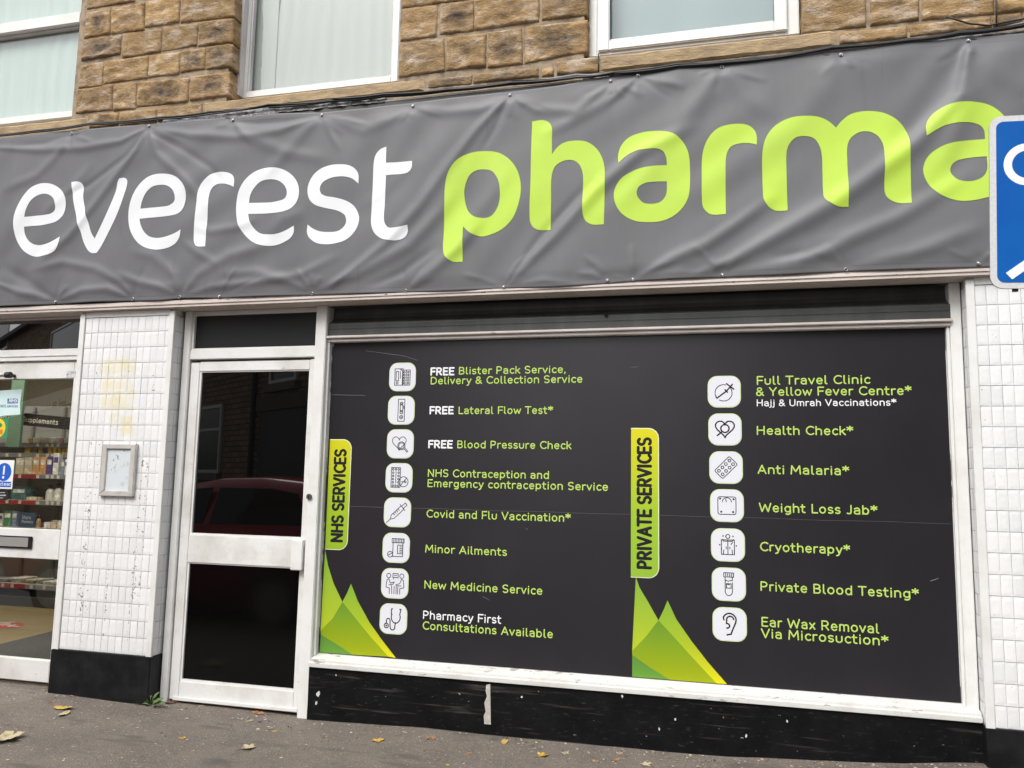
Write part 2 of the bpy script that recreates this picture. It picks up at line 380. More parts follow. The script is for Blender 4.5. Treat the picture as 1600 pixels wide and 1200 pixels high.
# ------------------------------------------------------------ the building
B = empty('shop_building', 'two storey sandstone terrace shop with white tiled pilasters and black plinth', 'building')
WX0, WX1 = -6.9, 6.0
WIN = dict(w1=(-6.0, -4.335), w2=(-3.047, -1.94), w3=(-.741, .412))
SILLZ = 3.80; HEADZ = 5.25
def stone_wall():
    m_ = bpy.data.materials.new('rock_faced_sandstone'); m_.use_nodes = True; n = m_.node_tree; b = n.nodes['Principled BSDF']
    b.inputs['Roughness'].default_value = .9; b.inputs['Specular IOR Level'].default_value = .15
    tc = n.nodes.new('ShaderNodeTexCoord'); at_ = n.nodes.new('ShaderNodeAttribute'); at_.attribute_name = 'col'
    sep = n.nodes.new('ShaderNodeSeparateColor'); n.links.new(at_.outputs['Color'], sep.inputs[0])
    def nz(s, d=6, st=None):
        t = n.nodes.new('ShaderNodeTexNoise'); t.inputs['Scale'].default_value = s; t.inputs['Detail'].default_value = d; t.inputs['Roughness'].default_value = .65
        if st:
            mp = n.nodes.new('ShaderNodeMapping'); mp.inputs['Scale'].default_value = st
            n.links.new(tc.outputs['Object'], mp.inputs[0]); n.links.new(mp.outputs[0], t.inputs['Vector'])
        else: n.links.new(tc.outputs['Object'], t.inputs['Vector'])
        return t
    r1 = n.nodes.new('ShaderNodeValToRGB')
    for e, (p, c) in zip([r1.color_ramp.elements[0], r1.color_ramp.elements[1], r1.color_ramp.elements.new(.5)],
                         [(.28, (.27, .175, .085)), (.72, (.52, .385, .215)), (.5, (.41, .29, .15))]): e.position = p; e.color = (*c, 1)
    a1 = nz(7, 8, (1, 1, 2.2)); n.links.new(a1.outputs['Fac'], r1.inputs[0])
    mt = n.nodes.new('ShaderNodeMix'); mt.data_type = 'RGBA'; mt.blend_type = 'MULTIPLY'; mt.inputs[0].default_value = 1
    tint = n.nodes.new('ShaderNodeValToRGB'); tint.color_ramp.elements[0].color = (.80, .78, .78, 1); tint.color_ramp.elements[1].color = (1.12, 1.04, .94, 1)
    n.links.new(sep.outputs[0], tint.inputs[0]); n.links.new(r1.outputs[0], mt.inputs[6]); n.links.new(tint.outputs[0], mt.inputs[7])
    so = nz(16, 10, (1, 1, 1.7)); mr = n.nodes.new('ShaderNodeMath'); mr.operation = 'ADD'; n.links.new(so.outputs['Fac'], mr.inputs[0]); n.links.new(sep.outputs[1], mr.inputs[1])
    rr = n.nodes.new('ShaderNodeMapRange'); rr.inputs['From Min'].default_value = .60; rr.inputs['From Max'].default_value = 1.08; n.links.new(mr.outputs[0], rr.inputs[0])
    ms = n.nodes.new('ShaderNodeMix'); ms.data_type = 'RGBA'; ms.inputs[7].default_value = (.070, .058, .052, 1)
    n.links.new(rr.outputs[0], ms.inputs[0]); n.links.new(mt.outputs[2], ms.inputs[6])
    cr = nz(9, 7, (.8, 1, 4.0)); ab = n.nodes.new('ShaderNodeMath'); ab.operation = 'SUBTRACT'; ab.inputs[1].default_value = .5; n.links.new(cr.outputs['Fac'], ab.inputs[0])
    ab2 = n.nodes.new('ShaderNodeMath'); ab2.operation = 'ABSOLUTE'; n.links.new(ab.outputs[0], ab2.inputs[0])
    cm_ = n.nodes.new('ShaderNodeMapRange'); cm_.inputs['From Min'].default_value = .0; cm_.inputs['From Max'].default_value = .016; cm_.inputs['To Min'].default_value = .62; cm_.inputs['To Max'].default_value = 0; n.links.new(ab2.outputs[0], cm_.inputs['Value'])
    gr = nz(150, 4); gm = n.nodes.new('ShaderNodeMapRange'); gm.inputs['From Min'].default_value = .42; gm.inputs['From Max'].default_value = .62; gm.inputs['To Max'].default_value = .30; n.links.new(gr.outputs['Fac'], gm.inputs['Value'])
    ck = n.nodes.new('ShaderNodeMath'); ck.operation = 'MAXIMUM'; n.links.new(cm_.outputs[0], ck.inputs[0]); n.links.new(gm.outputs[0], ck.inputs[1])
    mk = n.nodes.new('ShaderNodeMix'); mk.data_type = 'RGBA'; mk.inputs[7].default_value = (.10, .07, .045, 1); n.links.new(ck.outputs[0], mk.inputs[0]); n.links.new(ms.outputs[2], mk.inputs[6])
    n.links.new(mk.outputs[2], b.inputs['Base Color'])
    bp = n.nodes.new('ShaderNodeBump'); bp.inputs['Distance'].default_value = .011; b2 = nz(44, 10, (1, 1, 2.0)); n.links.new(b2.outputs['Fac'], bp.inputs['Height'])
    n.links.new(bp.outputs[0], b.inputs['Normal'])
    mortar = mat('lime_mortar', (.34, .265, .18), .95, col2=(.13, .10, .075), vs=14, vlo=.45, vhi=.7, bump=.004, bs=50)
    dressed = mat('dressed_sandstone', (.40, .29, .16), .85, col2=(.20, .145, .095), vs=9, vlo=.42, vhi=.75, bump=.006, bs=40, streak=(.7, 1, 2.0))
    A = lambda *q: [(q[i]/2.5, q[i+1]/2.5) for i in (0, 2, 4, 6)]
    Bq = lambda *q: [(600+q[i]/3.077, q[i+1]/3.077) for i in (0, 2, 4, 6)]
    Cq = lambda *q: [(1080+q[i]/3.077, q[i+1]/3.077) for i in (0, 2, 4, 6)]
    st = [A(345,-42,530,-70,527,6,342,36), A(540,-75,716,-108,712,-27,540,-4), A(725,-110,918,-150,916,-70,718,-30),
          A(340,52,432,35,430,133,330,150), A(440,33,565,12,563,118,436,133), A(572,8,705,-18,700,88,568,108), A(712,-20,918,-60,916,66,708,90),
          A(328,158,475,138,470,212,320,238), A(482,132,632,115,628,203,478,228), A(638,110,775,92,768,178,634,201), A(782,87,912,75,912,165,776,182),
          A(318,258,405,243,400,335,308,344), A(410,240,580,220,575,305,406,328), A(586,218,705,205,700,290,580,303), A(710,200,802,188,800,270,707,284), A(808,184,908,173,908,262,806,272),
          A(305,352,440,332,438,430,297,444), A(446,330,535,322,530,423,443,434), A(542,322,738,305,735,398,535,418), A(746,300,899,283,897,375,744,394),
          A(345,450,462,440,462,488,350,502), A(469,438,612,428,612,475,469,490), A(618,425,790,405,790,450,618,474),
          Bq(85,-62,430,-98,430,-6,88,38), Bq(440,-100,752,-142,752,-60,438,-8), Bq(762,-142,982,-170,982,-98,762,-64),
          Bq(92,48,258,25,250,175,82,198), Bq(272,20,430,5,430,148,270,166), Bq(440,4,745,-50,745,103,436,146), Bq(764,-54,978,-88,978,73,762,98),
          Bq(78,212,288,185,292,342,72,372), Bq(304,180,490,162,488,322,300,340), Bq(504,158,658,138,666,308,500,328), Bq(682,132,978,100,978,248,677,306),
          Bq(215,388,420,362,420,402,215,422), Bq(432,358,740,328,740,368,432,400), Bq(762,330,813,324,815,364,762,368), Bq(834,300,1026,276,1030,345,834,362),
          Cq(537,-82,835,-112,838,128,532,158), Cq(864,-112,1093,-142,1092,96,862,125), Cq(1112,-142,1450,-182,1452,68,1112,94), Cq(1462,-182,1760,-215,1760,34,1462,66),
          Cq(717,158,1035,128,1035,182,717,212), Cq(1052,124,1440,84,1444,132,1056,174), Cq(1452,82,1588,62,1588,112,1455,130), Cq(1600,60,1800,36,1800,86,1600,108)]
    quads = []
    for q in st: quads.append([XZ(*p, .0) for p in q])
    # generic coursing elsewhere (left end, above the frame, right end)
    rnd = random.Random(3)
    def courses(x0, x1, z0, z1):
        z = z0; k = max(1, round((z1-z0)/.20)); h = (z1-z0)/k
        for i in range(k):
            x = x0
            while x < x1-.02:
                w_ = rnd.uniform(.2, .42); e = x+w_
                if x1-e < .16: e = x1
                quads.append([(x+.006, z+h-.006), (e-.006, z+h-.006), (e-.006, z+.006), (x+.006, z+.006)]); x = e
            z += h
    courses(-4.255, -3.047, 4.83, 5.5); courses(-1.895, -.741, 4.42, 5.5); courses(.412, 1.55, 4.19, 5.5); courses(1.60, 6.0, 3.62, 5.5)
    courses(-6.9, -6.0, 3.62, 5.5); courses(-6.9, 6.0, 5.5, 6.3)
    mb = MB(); attr = []
    for qi, q in enumerate(quads):
        tl, tr, br, bl = [Vector(p) for p in q]
        ex_ = .0035; tl += Vector((-ex_, ex_)); tr += Vector((ex_, ex_)); br += Vector((ex_, -ex_)); bl += Vector((-ex_, -ex_))
        wd = (tr-tl).length; ht = (tl-bl).length
        nu = max(6, int(wd/.0095)); nv = max(5, int(ht/.0095)); off = Vector((qi*3.1, qi*1.7, qi*.7))
        tin = rnd.random(); soot = rnd.choice([.0, .08, .16, .26, .36, .44]); prot = rnd.uniform(.005, .011); tilt = rnd.uniform(-.5, .5); tilt2 = rnd.uniform(-.2, 1.3)
        base = len(mb.v)
        for j in range(nv+1):
            for i in range(nu+1):
                a, b_ = i/nu, j/nv
                p = (tl*(1-a)+tr*a)*(1-b_)+(bl*(1-a)+br*a)*b_
                ex = min(a*wd, (1-a)*wd); ez = min(b_*ht, (1-b_)*ht); e = min(ex, ez)
                k = min(1, e/.007)**.5
                rock = noise.fractal(Vector((p.x*9, p.y*13, 0))+off, .9, 2.1, 5)
                rid = noise.ridged_multi_fractal(Vector((p.x*5, p.y*11, 1))+off, .9, 2.0, 4, 1, 2)
                y = -k*(prot*(1+tilt*(a-.5)+tilt2*(b_-.5))+.0085*rock+.0050*(rid-1))
                jx = .004*noise.noise(Vector((p.x*30, p.y*30, 5)))
                jz = .004*noise.noise(Vector((p.x*30, p.y*30, 9)))
                mb.v.append((p.x+(jx if 0 < i < nu else jx*1.2), min(y, .004), p.y+jz))
                cen = max(0, 1-hypot((a-.5)*1.9, (b_-.5)*1.9))
                attr.append((tin, soot*(.35+.9*cen), 0, 1))
        for j in range(nv):
            for i in range(nu):
                s_ = base+j*(nu+1)+i; mb.face(s_, s_+nu+1, s_+nu+2, s_+1)
        ring = [base+i for i in range(nu+1)]+[base+(j)*(nu+1)+nu for j in range(1, nv+1)]+[base+nv*(nu+1)+i for i in range(nu-1, -1, -1)]+[base+j*(nu+1) for j in range(nv-1, 0, -1)]
        n0 = len(mb.v)
        for r_ in ring:
            x, y, z = mb.v[r_]; mb.v.append((x, .115, z)); attr.append((tin, .1, 0, 1))
        for i in range(len(ring)):
            j = (i+1) % len(ring); mb.face(ring[i], ring[j], n0+j, n0+i)
    wall = mb.build('stone_wall', m_, B, smooth=True, attrs=attr)
    md = MB()
    g = .0015
    md.box(-6.9, -6.012, g, .4, 3.30, 6.3); md.box(-4.245, -3.059, g, .4, 3.30, HEADZ); md.box(-1.885, -.753, g, .4, 3.30, HEADZ); md.box(.424, 6.0, g, .4, 3.30, HEADZ)
    md.box(-6.012, -4.245, g, .4, 3.30, SILLZ-.15); md.box(-3.059, -1.885, g, .4, 3.30, SILLZ-.15); md.box(-.753, .424, g, .4, 3.30, SILLZ-.15)
    md.box(-6.012, 6.0, g, .4, HEADZ, 6.3)
    md.build('mortar_bed', mortar, wall)
    # dressed sills: projecting slightly
    def sill(px, y=-.012):
        P = [XZ(*p, y) for p in px]
        x0 = min(p[0] for p in P); x1 = max(p[0] for p in P); z1 = (P[0][1]+P[1][1])/2; z0 = (P[2][1]+P[3][1])/2
        mb = MB(); nx = max(6, int((x1-x0)/.03))
        def f(a, b_):
            x = x0+(x1-x0)*a; z = z1+(z0-z1)*b_
            return (x, y+.006*noise.fractal(Vector((x*8, z*10, 2)), 1, 2, 4)+(.012 if b_ in (0, 1) or a in (0, 1) else 0), z+.004*noise.noise(Vector((x*12, b_*3, 7))))
        mb.grid(f, nx, 8); base = 0
        top = len(mb.v); mb.v += [(x0, .16, z1+.004), (x1, .16, z1+.004), (x0, .16, z0), (x1, .16, z0)]
        R = list(range(nx+1)); mb.face(*R, top+1, top)
        Rb = [8*(nx+1)+i for i in range(nx+1)]; mb.face(*reversed(Rb), top+2, top+3)
        mb.face(*[j*(nx+1) for j in range(9)], top+2, top); mb.face(*[j*(nx+1)+nx for j in reversed(range(9))], top+1, top+3)
        return mb.build('window_sill', dressed, B)
    sill([(-130, 215), (132, 180), (132, 200), (-130, 236)])
    sill([(318, 161), (662, 121), (662, 137), (318, 180)], -.01)
    sill([(936, 87), (1306, 47), (1306, 71), (936, 111)], -.01)
    lm = MB()
    for x0, x1 in WIN.values(): lm.box(x0-.12, x1+.12, -.015, .16, HEADZ-.02, HEADZ+.2)
    split_build(lm, 'lintel', dressed, B, bevel=.008)
stone_wall()

# ---- upstairs windows
GLU = glass('window_glass', (.93, .98, .97), .02)
NET = mat('net_curtain', (.45, .46, .425), .9, col2=(.425, .435, .405), vs=5, streak=(5, 1, .3), vlo=.35, vhi=.65, detail=2)
NETD = mat('curtain_lining', (.34, .44, .45), .9, col2=(.42, .52, .52), vs=4, streak=(4, 1, .4))
NETB = mat('blue_blind', (.285, .34, .35), .9, col2=(.32, .375, .38), vs=2, detail=1)
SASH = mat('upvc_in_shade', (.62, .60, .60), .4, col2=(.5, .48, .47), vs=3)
def curtain(x0, x1, z0, z1, y, amp, nf, m_, parent, slant=0, ph=0):
    mb = MB()
    mb.grid(lambda a, b_: (x0+slant*(1-b_)+(x1-x0-slant*(1-b_))*a, y+amp*sin(a*nf*2*pi+ph+.8*sin(b_*2+a*7))*(.6+.4*sin(a*17)), z0+(z1-z0)*b_), int(nf*14), 12)
    return mb.build('curtain', m_, parent, smooth=True)
def upper_window(x0, x1, bot, frame, fy, transom=None, curt=None):
    """frame mesh is the part; pane and curtain are its pieces"""
    zt = HEADZ-.01; mb = MB(); f = frame
    mb.box(x0, x0+f, fy, fy+.07, bot, zt); mb.box(x1-f, x1, fy, fy+.07, bot, zt); mb.box(x0+f, x1-f, fy, fy+.07, bot, bot+f); mb.box(x0+f, x1-f, fy, fy+.07, zt-f, zt)
    if transom: mb.box(x0+f, x1-f, fy-.012, fy+.07, transom[0], transom[1])
    wo = mb.build('window', UPVC, B, bevel=.006)
    bead = MB()
    for (za, zb) in ([(bot+f, transom[0]), (transom[1], zt-f)] if transom else [(bot+f, zt-f)]):
        t = .012
        bead.box(x0+f, x0+f+t, fy+.018, fy+.05, za, zb); bead.box(x1-f-t, x1-f, fy+.018, fy+.05, za, zb)
        bead.box(x0+f+t, x1-f-t, fy+.018, fy+.05, za, za+t); bead.box(x0+f+t, x1-f-t, fy+.018, fy+.05, zb-t, zb)
    bead.build('glazing_bead', SASH, wo)
    MB().poly([(x0+f, fy+.045, bot+f), (x1-f, fy+.045, bot+f), (x1-f, fy+.045, zt-f), (x0+f, fy+.045, zt-f)]).build('pane', GLU, wo)
    return wo
# left window: bottom rail, transom; its right stile is hidden behind the stones
w1 = upper_window(-6.02, -4.30, 3.80, .05, .12, transom=(4.49, 4.575))
curtain(-5.97, -4.32, 3.82, 5.22, .185, .003, 14, mat('mint_net_curtain', (.52, .575, .54), .9, col2=(.49, .545, .51), vs=5, streak=(5, 1, .3), vlo=.35, vhi=.65, detail=2), w1)
w2 = upper_window(-3.047, -1.937, 3.795, .045, .12)
tr = MB().box(-3.046, -3.02, .075, .119, 3.80, HEADZ).build('side_trim', SASH, w2)
curtain(-2.78, -1.96, 3.84, 5.2, .20, .0022, 9, NET, w2, slant=-.10)
curtain(-3.02, -2.84, 3.84, 5.2, .195, .0022, 3, NET, w2, ph=1)
MB().poly([(-3.03, .30, 3.8), (-1.95, .30, 3.8), (-1.95, .30, 5.2), (-3.03, .30, 5.2)]).build('blind', NETD, w2)
# right window: outer frame plus a proud opening sash
w3 = upper_window(-.741, .412, 3.775, .058, .055)
ms = MB(); a0, a1, b0, b1, t = -.680, .350, 3.797, HEADZ-.03, .066
ms.box(a0, a0+t, .035, .0545, b0, b1); ms.box(a1-t, a1, .035, .0545, b0, b1); ms.box(a0+t, a1-t, .035, .0545, b0, b0+t); ms.box(a0+t, a1-t, .035, .0545, b1-t, b1)
ms.build('sash', UPVC, w3, bevel=.006)
MB().poly([(-.73, .16, 3.8), (.40, .16, 3.8), (.40, .16, 5.2), (-.73, .16, 5.2)]).build('blind', NETB, w3)

# ---- fascia box behind the banner
fb = MB(); fb.box(WX0, WX1, -.03, .0, 2.40, 3.575); fb.box(WX0, WX1, .0, .40, 3.30, 3.56); fb.box(WX0, WX1, .0, .40, 2.3998, 3.2998)
fb.build('fascia_board', DARKM, B)
MB().box(WX0, WX1, -.036, -.0305, 3.545, 3.590).box(WX0, WX1, -.0305, .02, 3.577, 3.594).build('fascia_capping', DARKM, B)
lip = MB()
lip.box(WX0, WX1, -.042, -.0305, 2.385, 2.43)
lip.box(WX0, WX1, -.030, .094, 2.384, 2.3995)
lip.box(WX0, WX1, -.048, -.0425, 2.402, 2.416)
lip.build('fascia_soffit', BEIGE, B, bevel=.002)
MB().poly([(WX0, -.0375, 3.5915), (WX1, -.0375, 3.5915), (WX1, -.0375, 3.5985), (WX0, -.0375, 3.5985)]).build('capping_edge', UPVC, B)
lf = MB()
def lead(x0, x1, z0, z1, seed):
    lf.grid(lambda a, b_: (x0+(x1-x0)*a, -.045+.03*b_+.014*noise.noise(Vector((a*30+seed, b_*4, 0))), z0+(z1-z0)*b_+.010*noise.noise(Vector((a*22+seed, b_*3, 4)))), int((x1-x0)/.02), 4)
lead(-6.5, -4.1, 3.585, 3.625, 1); lead(-3.5, -1.95, 3.588, 3.650, 9); lead(.72, 3, 3.588, 3.63, 17); lead(-.75, .70, 3.590, 3.628, 25); lead(-4.1, -3.4, 3.585, 3.612, 30)
split_build(lf, 'lead_flashing', LEAD, B, smooth=True)

# ---- pilasters
GROUT = mat('grey_grout', (.58, .57, .55), .9, col2=(.33, .32, .30), vs=9, vlo=.4, vhi=.6)
def tile_material():
    m_ = bpy.data.materials.new('painted_tiles'); m_.use_nodes = True; n = m_.node_tree; b = n.nodes['Principled BSDF']
    b.inputs['Roughness'].default_value = .38
    at_ = n.nodes.new('ShaderNodeAttribute'); at_.attribute_name = 'col'; sep = n.nodes.new('ShaderNodeSeparateColor'); n.links.new(at_.outputs['Color'], sep.inputs[0])
    tc = n.nodes.new('ShaderNodeTexCoord')
    base = n.nodes.new('ShaderNodeMix'); base.data_type = 'RGBA'; base.inputs[6].default_value = (.69, .695, .69, 1); base.inputs[7].default_value = (.77, .77, .765, 1); n.links.new(sep.outputs[0], base.inputs[0])
    st = n.nodes.new('ShaderNodeMix'); st.data_type = 'RGBA'; st.inputs[7].default_value = (.70, .63, .38, 1); n.links.new(base.outputs[2], st.inputs[6]); n.links.new(sep.outputs[1], st.inputs[0])
    t = n.nodes.new('ShaderNodeTexNoise'); t.inputs['Scale'].default_value = 75; t.inputs['Detail'].default_value = 6; n.links.new(tc.outputs['Object'], t.inputs['Vector'])
    ad = n.nodes.new('ShaderNodeMath'); ad.operation = 'MULTIPLY_ADD'; ad.inputs[1].default_value = .32; n.links.new(sep.outputs[2], ad.inputs[0]); n.links.new(t.outputs['Fac'], ad.inputs[2])
    r = n.nodes.new('ShaderNodeMapRange'); r.inputs['From Min'].default_value = .70; r.inputs['From Max'].default_value = .76; n.links.new(ad.outputs[0], r.inputs[0])
    g = n.nodes.new('ShaderNodeMix'); g.data_type = 'RGBA'; g.inputs[7].default_value = (.22, .20, .175, 1); n.links.new(r.outputs[0], g.inputs[0]); n.links.new(st.outputs[2], g.inputs[6])
    n.links.new(g.outputs[2], b.inputs['Base Color'])
    t2 = n.nodes.new('ShaderNodeTexNoise'); t2.inputs['Scale'].default_value = 40; n.links.new(tc.outputs['Object'], t2.inputs['Vector'])
    bp = n.nodes.new('ShaderNodeBump'); bp.inputs['Distance'].default_value = .0015; n.links.new(t2.outputs['Fac'], bp.inputs['Height']); n.links.new(bp.outputs[0], b.inputs['Normal'])
    return m_
TILE = tile_material()
def stain_fn(x, z):
    s = 0
    for (a, c, d, e) in ((157, 561, 211, 585), (160, 590, 206, 612), (159, 611, 209, 640), (172, 646, 186, 668), (190, 650, 209, 682), (160, 575, 168, 586)):
        p = XZ(a, c); q = XZ(d, e)
        dx = min(x-p[0], q[0]-x); dz = min(p[1]-z, z-q[1]); dd = min(dx, dz)+.014*noise.noise(Vector((x*26, z*26, 1)))
        s = max(s, min(1, max(0, (dd+.006)/.012)))
    return s*(.42+.5*noise.noise(Vector((x*12, z*12, 8))))
def grime_fn(x, z, lines):
    g = .12*max(0, noise.noise(Vector((x*5, z*5, 2))))
    for (lx, z0, z1, w_) in lines:
        if z0 < z < z1: g = max(g, 1.0*max(0, 1-abs(x-lx-.006*noise.noise(Vector((z*9, 0, lx))))/w_)*(.45+.6*noise.noise(Vector((z*14, lx, 3)))))
    return g
def tiles(x0, cols, z0, rows, parent, lines=(), stain=False, plane='x', y=0, tw=.05, th=.0986, miss=0, seed=1):
    """white 50x100 mm tiles; plane 'x' faces the street, 'r'/'l' are returns running back in y"""
    rnd = random.Random(seed); mb = MB(); at2 = []
    for r_ in range(rows):
        for c in range(cols):
            g = rnd.choice([.0004, .0008, .0013]); tip = [rnd.uniform(0, .0012) for _ in range(4)]; tin = rnd.random()
            a0 = c*tw+g; a1 = (c+1)*tw-g*rnd.choice([.3, 1, 1.3]); b0 = z0+r_*th+.0013; b1 = z0+(r_+1)*th-.0013; base = len(mb.v); K, L = 4, 6
            for j in range(L+1):
                for i in range(K+1):
                    a, b_ = i/K, j/L; u_ = a0+(a1-a0)*a; z = b0+(b1-b0)*b_
                    e = 0 if 0 < i < K and 0 < j < L else .0012
                    d = -.003-(tip[0]*(1-a)*(1-b_)+tip[1]*a*(1-b_)+tip[2]*a*b_+tip[3]*(1-a)*b_)+e
                    if plane == 'x': v_ = (x0+u_, y+d, z)
                    elif plane == 'r': v_ = (x0-d, y+u_, z)
                    else: v_ = (x0+d, y+u_, z)
                    mb.v.append(v_); xx = x0+u_ if plane == 'x' else x0
                    at2.append((tin, stain_fn(xx, z) if stain else 0, grime_fn(xx, z, lines), 1))
            for j in range(L):
                for i in range(K):
                    s_ = base+j*(K+1)+i
                    mb.face(*( (s_, s_+1, s_+K+2, s_+K+1) if plane != 'l' else (s_, s_+K+1, s_+K+2, s_+1)))
    return mb.build('tile_cladding', TILE, parent, smooth=False, attrs=at2)
def pilaster(x0, x1, name_lines, stain, seed, ztop=2.384, left_ret=True, right_ret=True):
    body = MB().box(x0+.008, x1-.008, .0, .5, .27, ztop).build('pilaster', GROUT, B)
    cols = round((x1-x0-.08)/.05)
    tiles(x0+.04, cols, .274, 21, body, name_lines, stain, seed=seed)
    t = MB(); t.box(x0, x0+.038, -.012, .006, .27, 2.37); t.box(x1-.038, x1, -.012, .006, .27, 2.37)
    t.box(x0+.04, x1-.04, -.008, .004, 2.346, 2.383)
    t.build('corner_trim', WHITE, body, bevel=.002)
    if right_ret: tiles(x1-.008, 2, .274, 21, body, (), plane='r', y=.008, seed=seed+5, tw=.046)
    if left_ret: tiles(x0+.008, 2, .274, 21, body, (), plane='l', y=.008, seed=seed+6, tw=.046)
    pm = MB(); n = 20
    pm.box(x0-.004, x1+.006, -.022, .10, -.1, .272)
    pm.build('plinth', BLACKS, body, bevel=.004)
    return body
L1 = [(XZ(147, 650)[0], .6, 2.05, .016), (XZ(237, 650)[0], .55, 2.0, .014), (XZ(160, 650)[0], .45, 1.55, .011), (XZ(218, 800)[0], .6, 1.5, .020), (XZ(135, 850)[0], .5, 1.3, .022), (XZ(128, 950)[0], .3, .9, .016),
      (XZ(165, 950)[0], .35, .8, .012), (XZ(205, 930)[0], .35, .9, .012)]
pL = pilaster(-4.028, -3.322, L1, True, 11)
# the taped outline where a notice used to be: thin dirty ridge above the frame
pR = pilaster(1.144, 1.144+.78, [], False, 23)
pE = pilaster(-6.9, -6.2, [], False, 41)
pF = pilaster(5.30, 6.0, [], False, 43)
nb = MB(); nb.box(1.925, 1.99, .085, .16, .30, 2.384); nb.box(5.24, 5.30, .085, .16, .30, 2.384); nb.box(1.99, 5.24, .085, .16, 2.16, 2.384); nb.box(1.925, 5.30, .04, .16, .30, .36); nb.box(3.58, 3.65, .09, .15, .36, 2.16)
nbo = nb.build('side_shop_window', WHITE, B, bevel=.004)
MB().box(1.99, 5.24, .12, .13, .36, 2.16).build('pane', BGLASS, nbo)
MB().box(1.925, 5.30, .05, .2, -.1, .30).build('stall_riser', BLACKS, nbo)

# ---- door bay frame, fanlight, black glazed door
DX0, DX1 = -3.312, -2.316
dr = MB()
dr.box(-3.312, -3.262, .078, .16, -.05, 2.384)            # left jamb
dr.box(-2.384, -2.314, .060, .16, -.05, 2.384)            # right post
dr.box(-3.262, -2.384, .082, .16, 2.074, 2.137)           # rail under the fanlight
dr.box(-3.262, -2.384, .092, .16, 2.356, 2.384)
door_frame = dr.build('door_frame', WHITE, B, bevel=.004)
b2 = MB(); b2.box(-3.262, -3.248, .092, .115, 2.137, 2.356); b2.box(-2.392, -2.3845, .092, .115, 2.137, 2.356); b2.box(-3.248, -2.392, .092, .115, 2.137, 2.146)
b2.build('glazing_bead', WHITED, door_frame)
MB().box(-3.25, -2.39, .11, .14, 2.14, 2.356).build('fanlight_board', TRANSOM, door_frame)
D = MB(); d0, d1 = -3.256, -2.388; y0, y1 = .094, .14
D.box(d0, -3.192, y0, y1, .012, 2.056); D.box(-2.428, d1, y0, y1, .012, 2.064)
D.box(-3.192, -2.428, y0, y1, 1.999, 2.060); D.box(-3.192, -2.428, y0, y1, .822, .988); D.box(-3.192, -2.428, y0, y1, .012, .122)
door = D.build('door', WHITED, B, bevel=.003)
bd = MB()
for (za, zb) in ((.988, 1.999), (.122, .822)):
    bd.box(-3.192, -3.180, y0+.006, y0+.03, za, zb); bd.box(-2.434, -2.428, y0+.006, y0+.03, za, zb)
    bd.box(-3.180, -2.434, y0+.006, y0+.03, za, za+.012); bd.box(-3.180, -2.434, y0+.006, y0+.03, zb-.006, zb)
bd.build('glazing_bead', WHITE, door)
MB().box(-3.185, -2.43, y0+.018, y0+.026, .99, 1.997).build('pane', BGLASS, door)
MB().box(-3.185, -2.43, y0+.016, y0+.026, .124, .82).build('kick_panel', BPANEL, door)
MB().box(d0+.03, d1-.005, y0-.014, y0-.0005, .010, .034).build('weather_bar', WHITED, door, bevel=.004)
MB().box(-2.470, -2.395, .052, .0935, .812, .985).build('lock_guard', WHITE, door, bevel=.004)
lk = MB(); lc = at(483, 776, .055); lk.tube([(lc.x, .0595, lc.z), (lc.x, .048, lc.z)], .017, 20); lk.build('lock_cylinder', BRASS, door_frame, bevel=.002)
MB().box(lc.x-.0035, lc.x+.0035, .0465, .0478, lc.z-.009, lc.z+.009).build('keyhole', BLK, door_frame)
# closed dark space behind the door
MB().box(-3.31, -2.32, .165, .2, -.05, 2.384).build('door_backing', BLK, B)

# ---- window bay: shutter box, bars, frame, sill, plinth
PX0, PX1 = -2.320, 1.090
sh = MB()
def shut_prof():
    return [(.155, 2.384), (.163, 2.384), (.163, 2.20), (.086, 2.20), (.086, 2.236), (.0885, 2.238), (.0885, 2.2415), (.086, 2.243), (.086, 2.268), (.0875, 2.274), (.092, 2.281), (.135, 2.300), (.150, 2.318), (.155, 2.34)]
sh.prism_yz(shut_prof(), PX0+.006, PX1+.006)
sh.build('shutter_box', SHUT, B)
MB().tube([(at(947, 491, .086).x, .086, at(947, 491, .086).z), (at(947, 491, .086).x, .07, at(947, 491, .086).z-.006)], .011, 10).build('shutter_bolt', BLK, B)
br = MB(); br.box(PX0, PX1+.012, .066, .13, 2.183, 2.199); br.box(PX0, PX1+.012, .082, .13, 2.162, 2.1825)
br.build('window_head_bar', mat('head_bar_paint', (.60, .55, .52), .4, col2=(.45, .40, .35), vs=5, vlo=.4, vhi=.8, sp=[((.25, .17, .08), 12, .72, .76, (.4, 1, 2))]), B, bevel=.004)
MB().box(-2.3138, -2.300, .088, .15, .33, 2.162).build('glazing_bead', WHITE, B, bevel=.002)
fr = MB()
fr.box(1.092, 1.1435, .085, .16, .26, 2.384); fr.box(1.076, 1.0915, .094, .15, .33, 2.162)
fr.build('window_frame', WHITE, B, bevel=.004)
sl = MB()
sl.prism_yz([(.13, .348), (.125, .342), (.048, .318), (.048, .306), (.034, .304), (.034, .280), (.13, .280)][::-1], -2.3135, 1.1435)
sl.build('window_board', SILLP, B, bevel=.002)
pl = MB(); N = 90
for side in (0,):
    pl.grid(lambda a, b_: (-2.3135+(1.144+2.3135)*a, .046+.003*noise.noise(Vector((a*20, b_*3, 0)))+(.003 if b_ > .9 else 0), .279+(-.36)*b_), N, 8)
pl.box(-2.31, 1.14, .06, .15, -.1, .279)
plinth = pl.build('stall_riser', BLACKP, B)
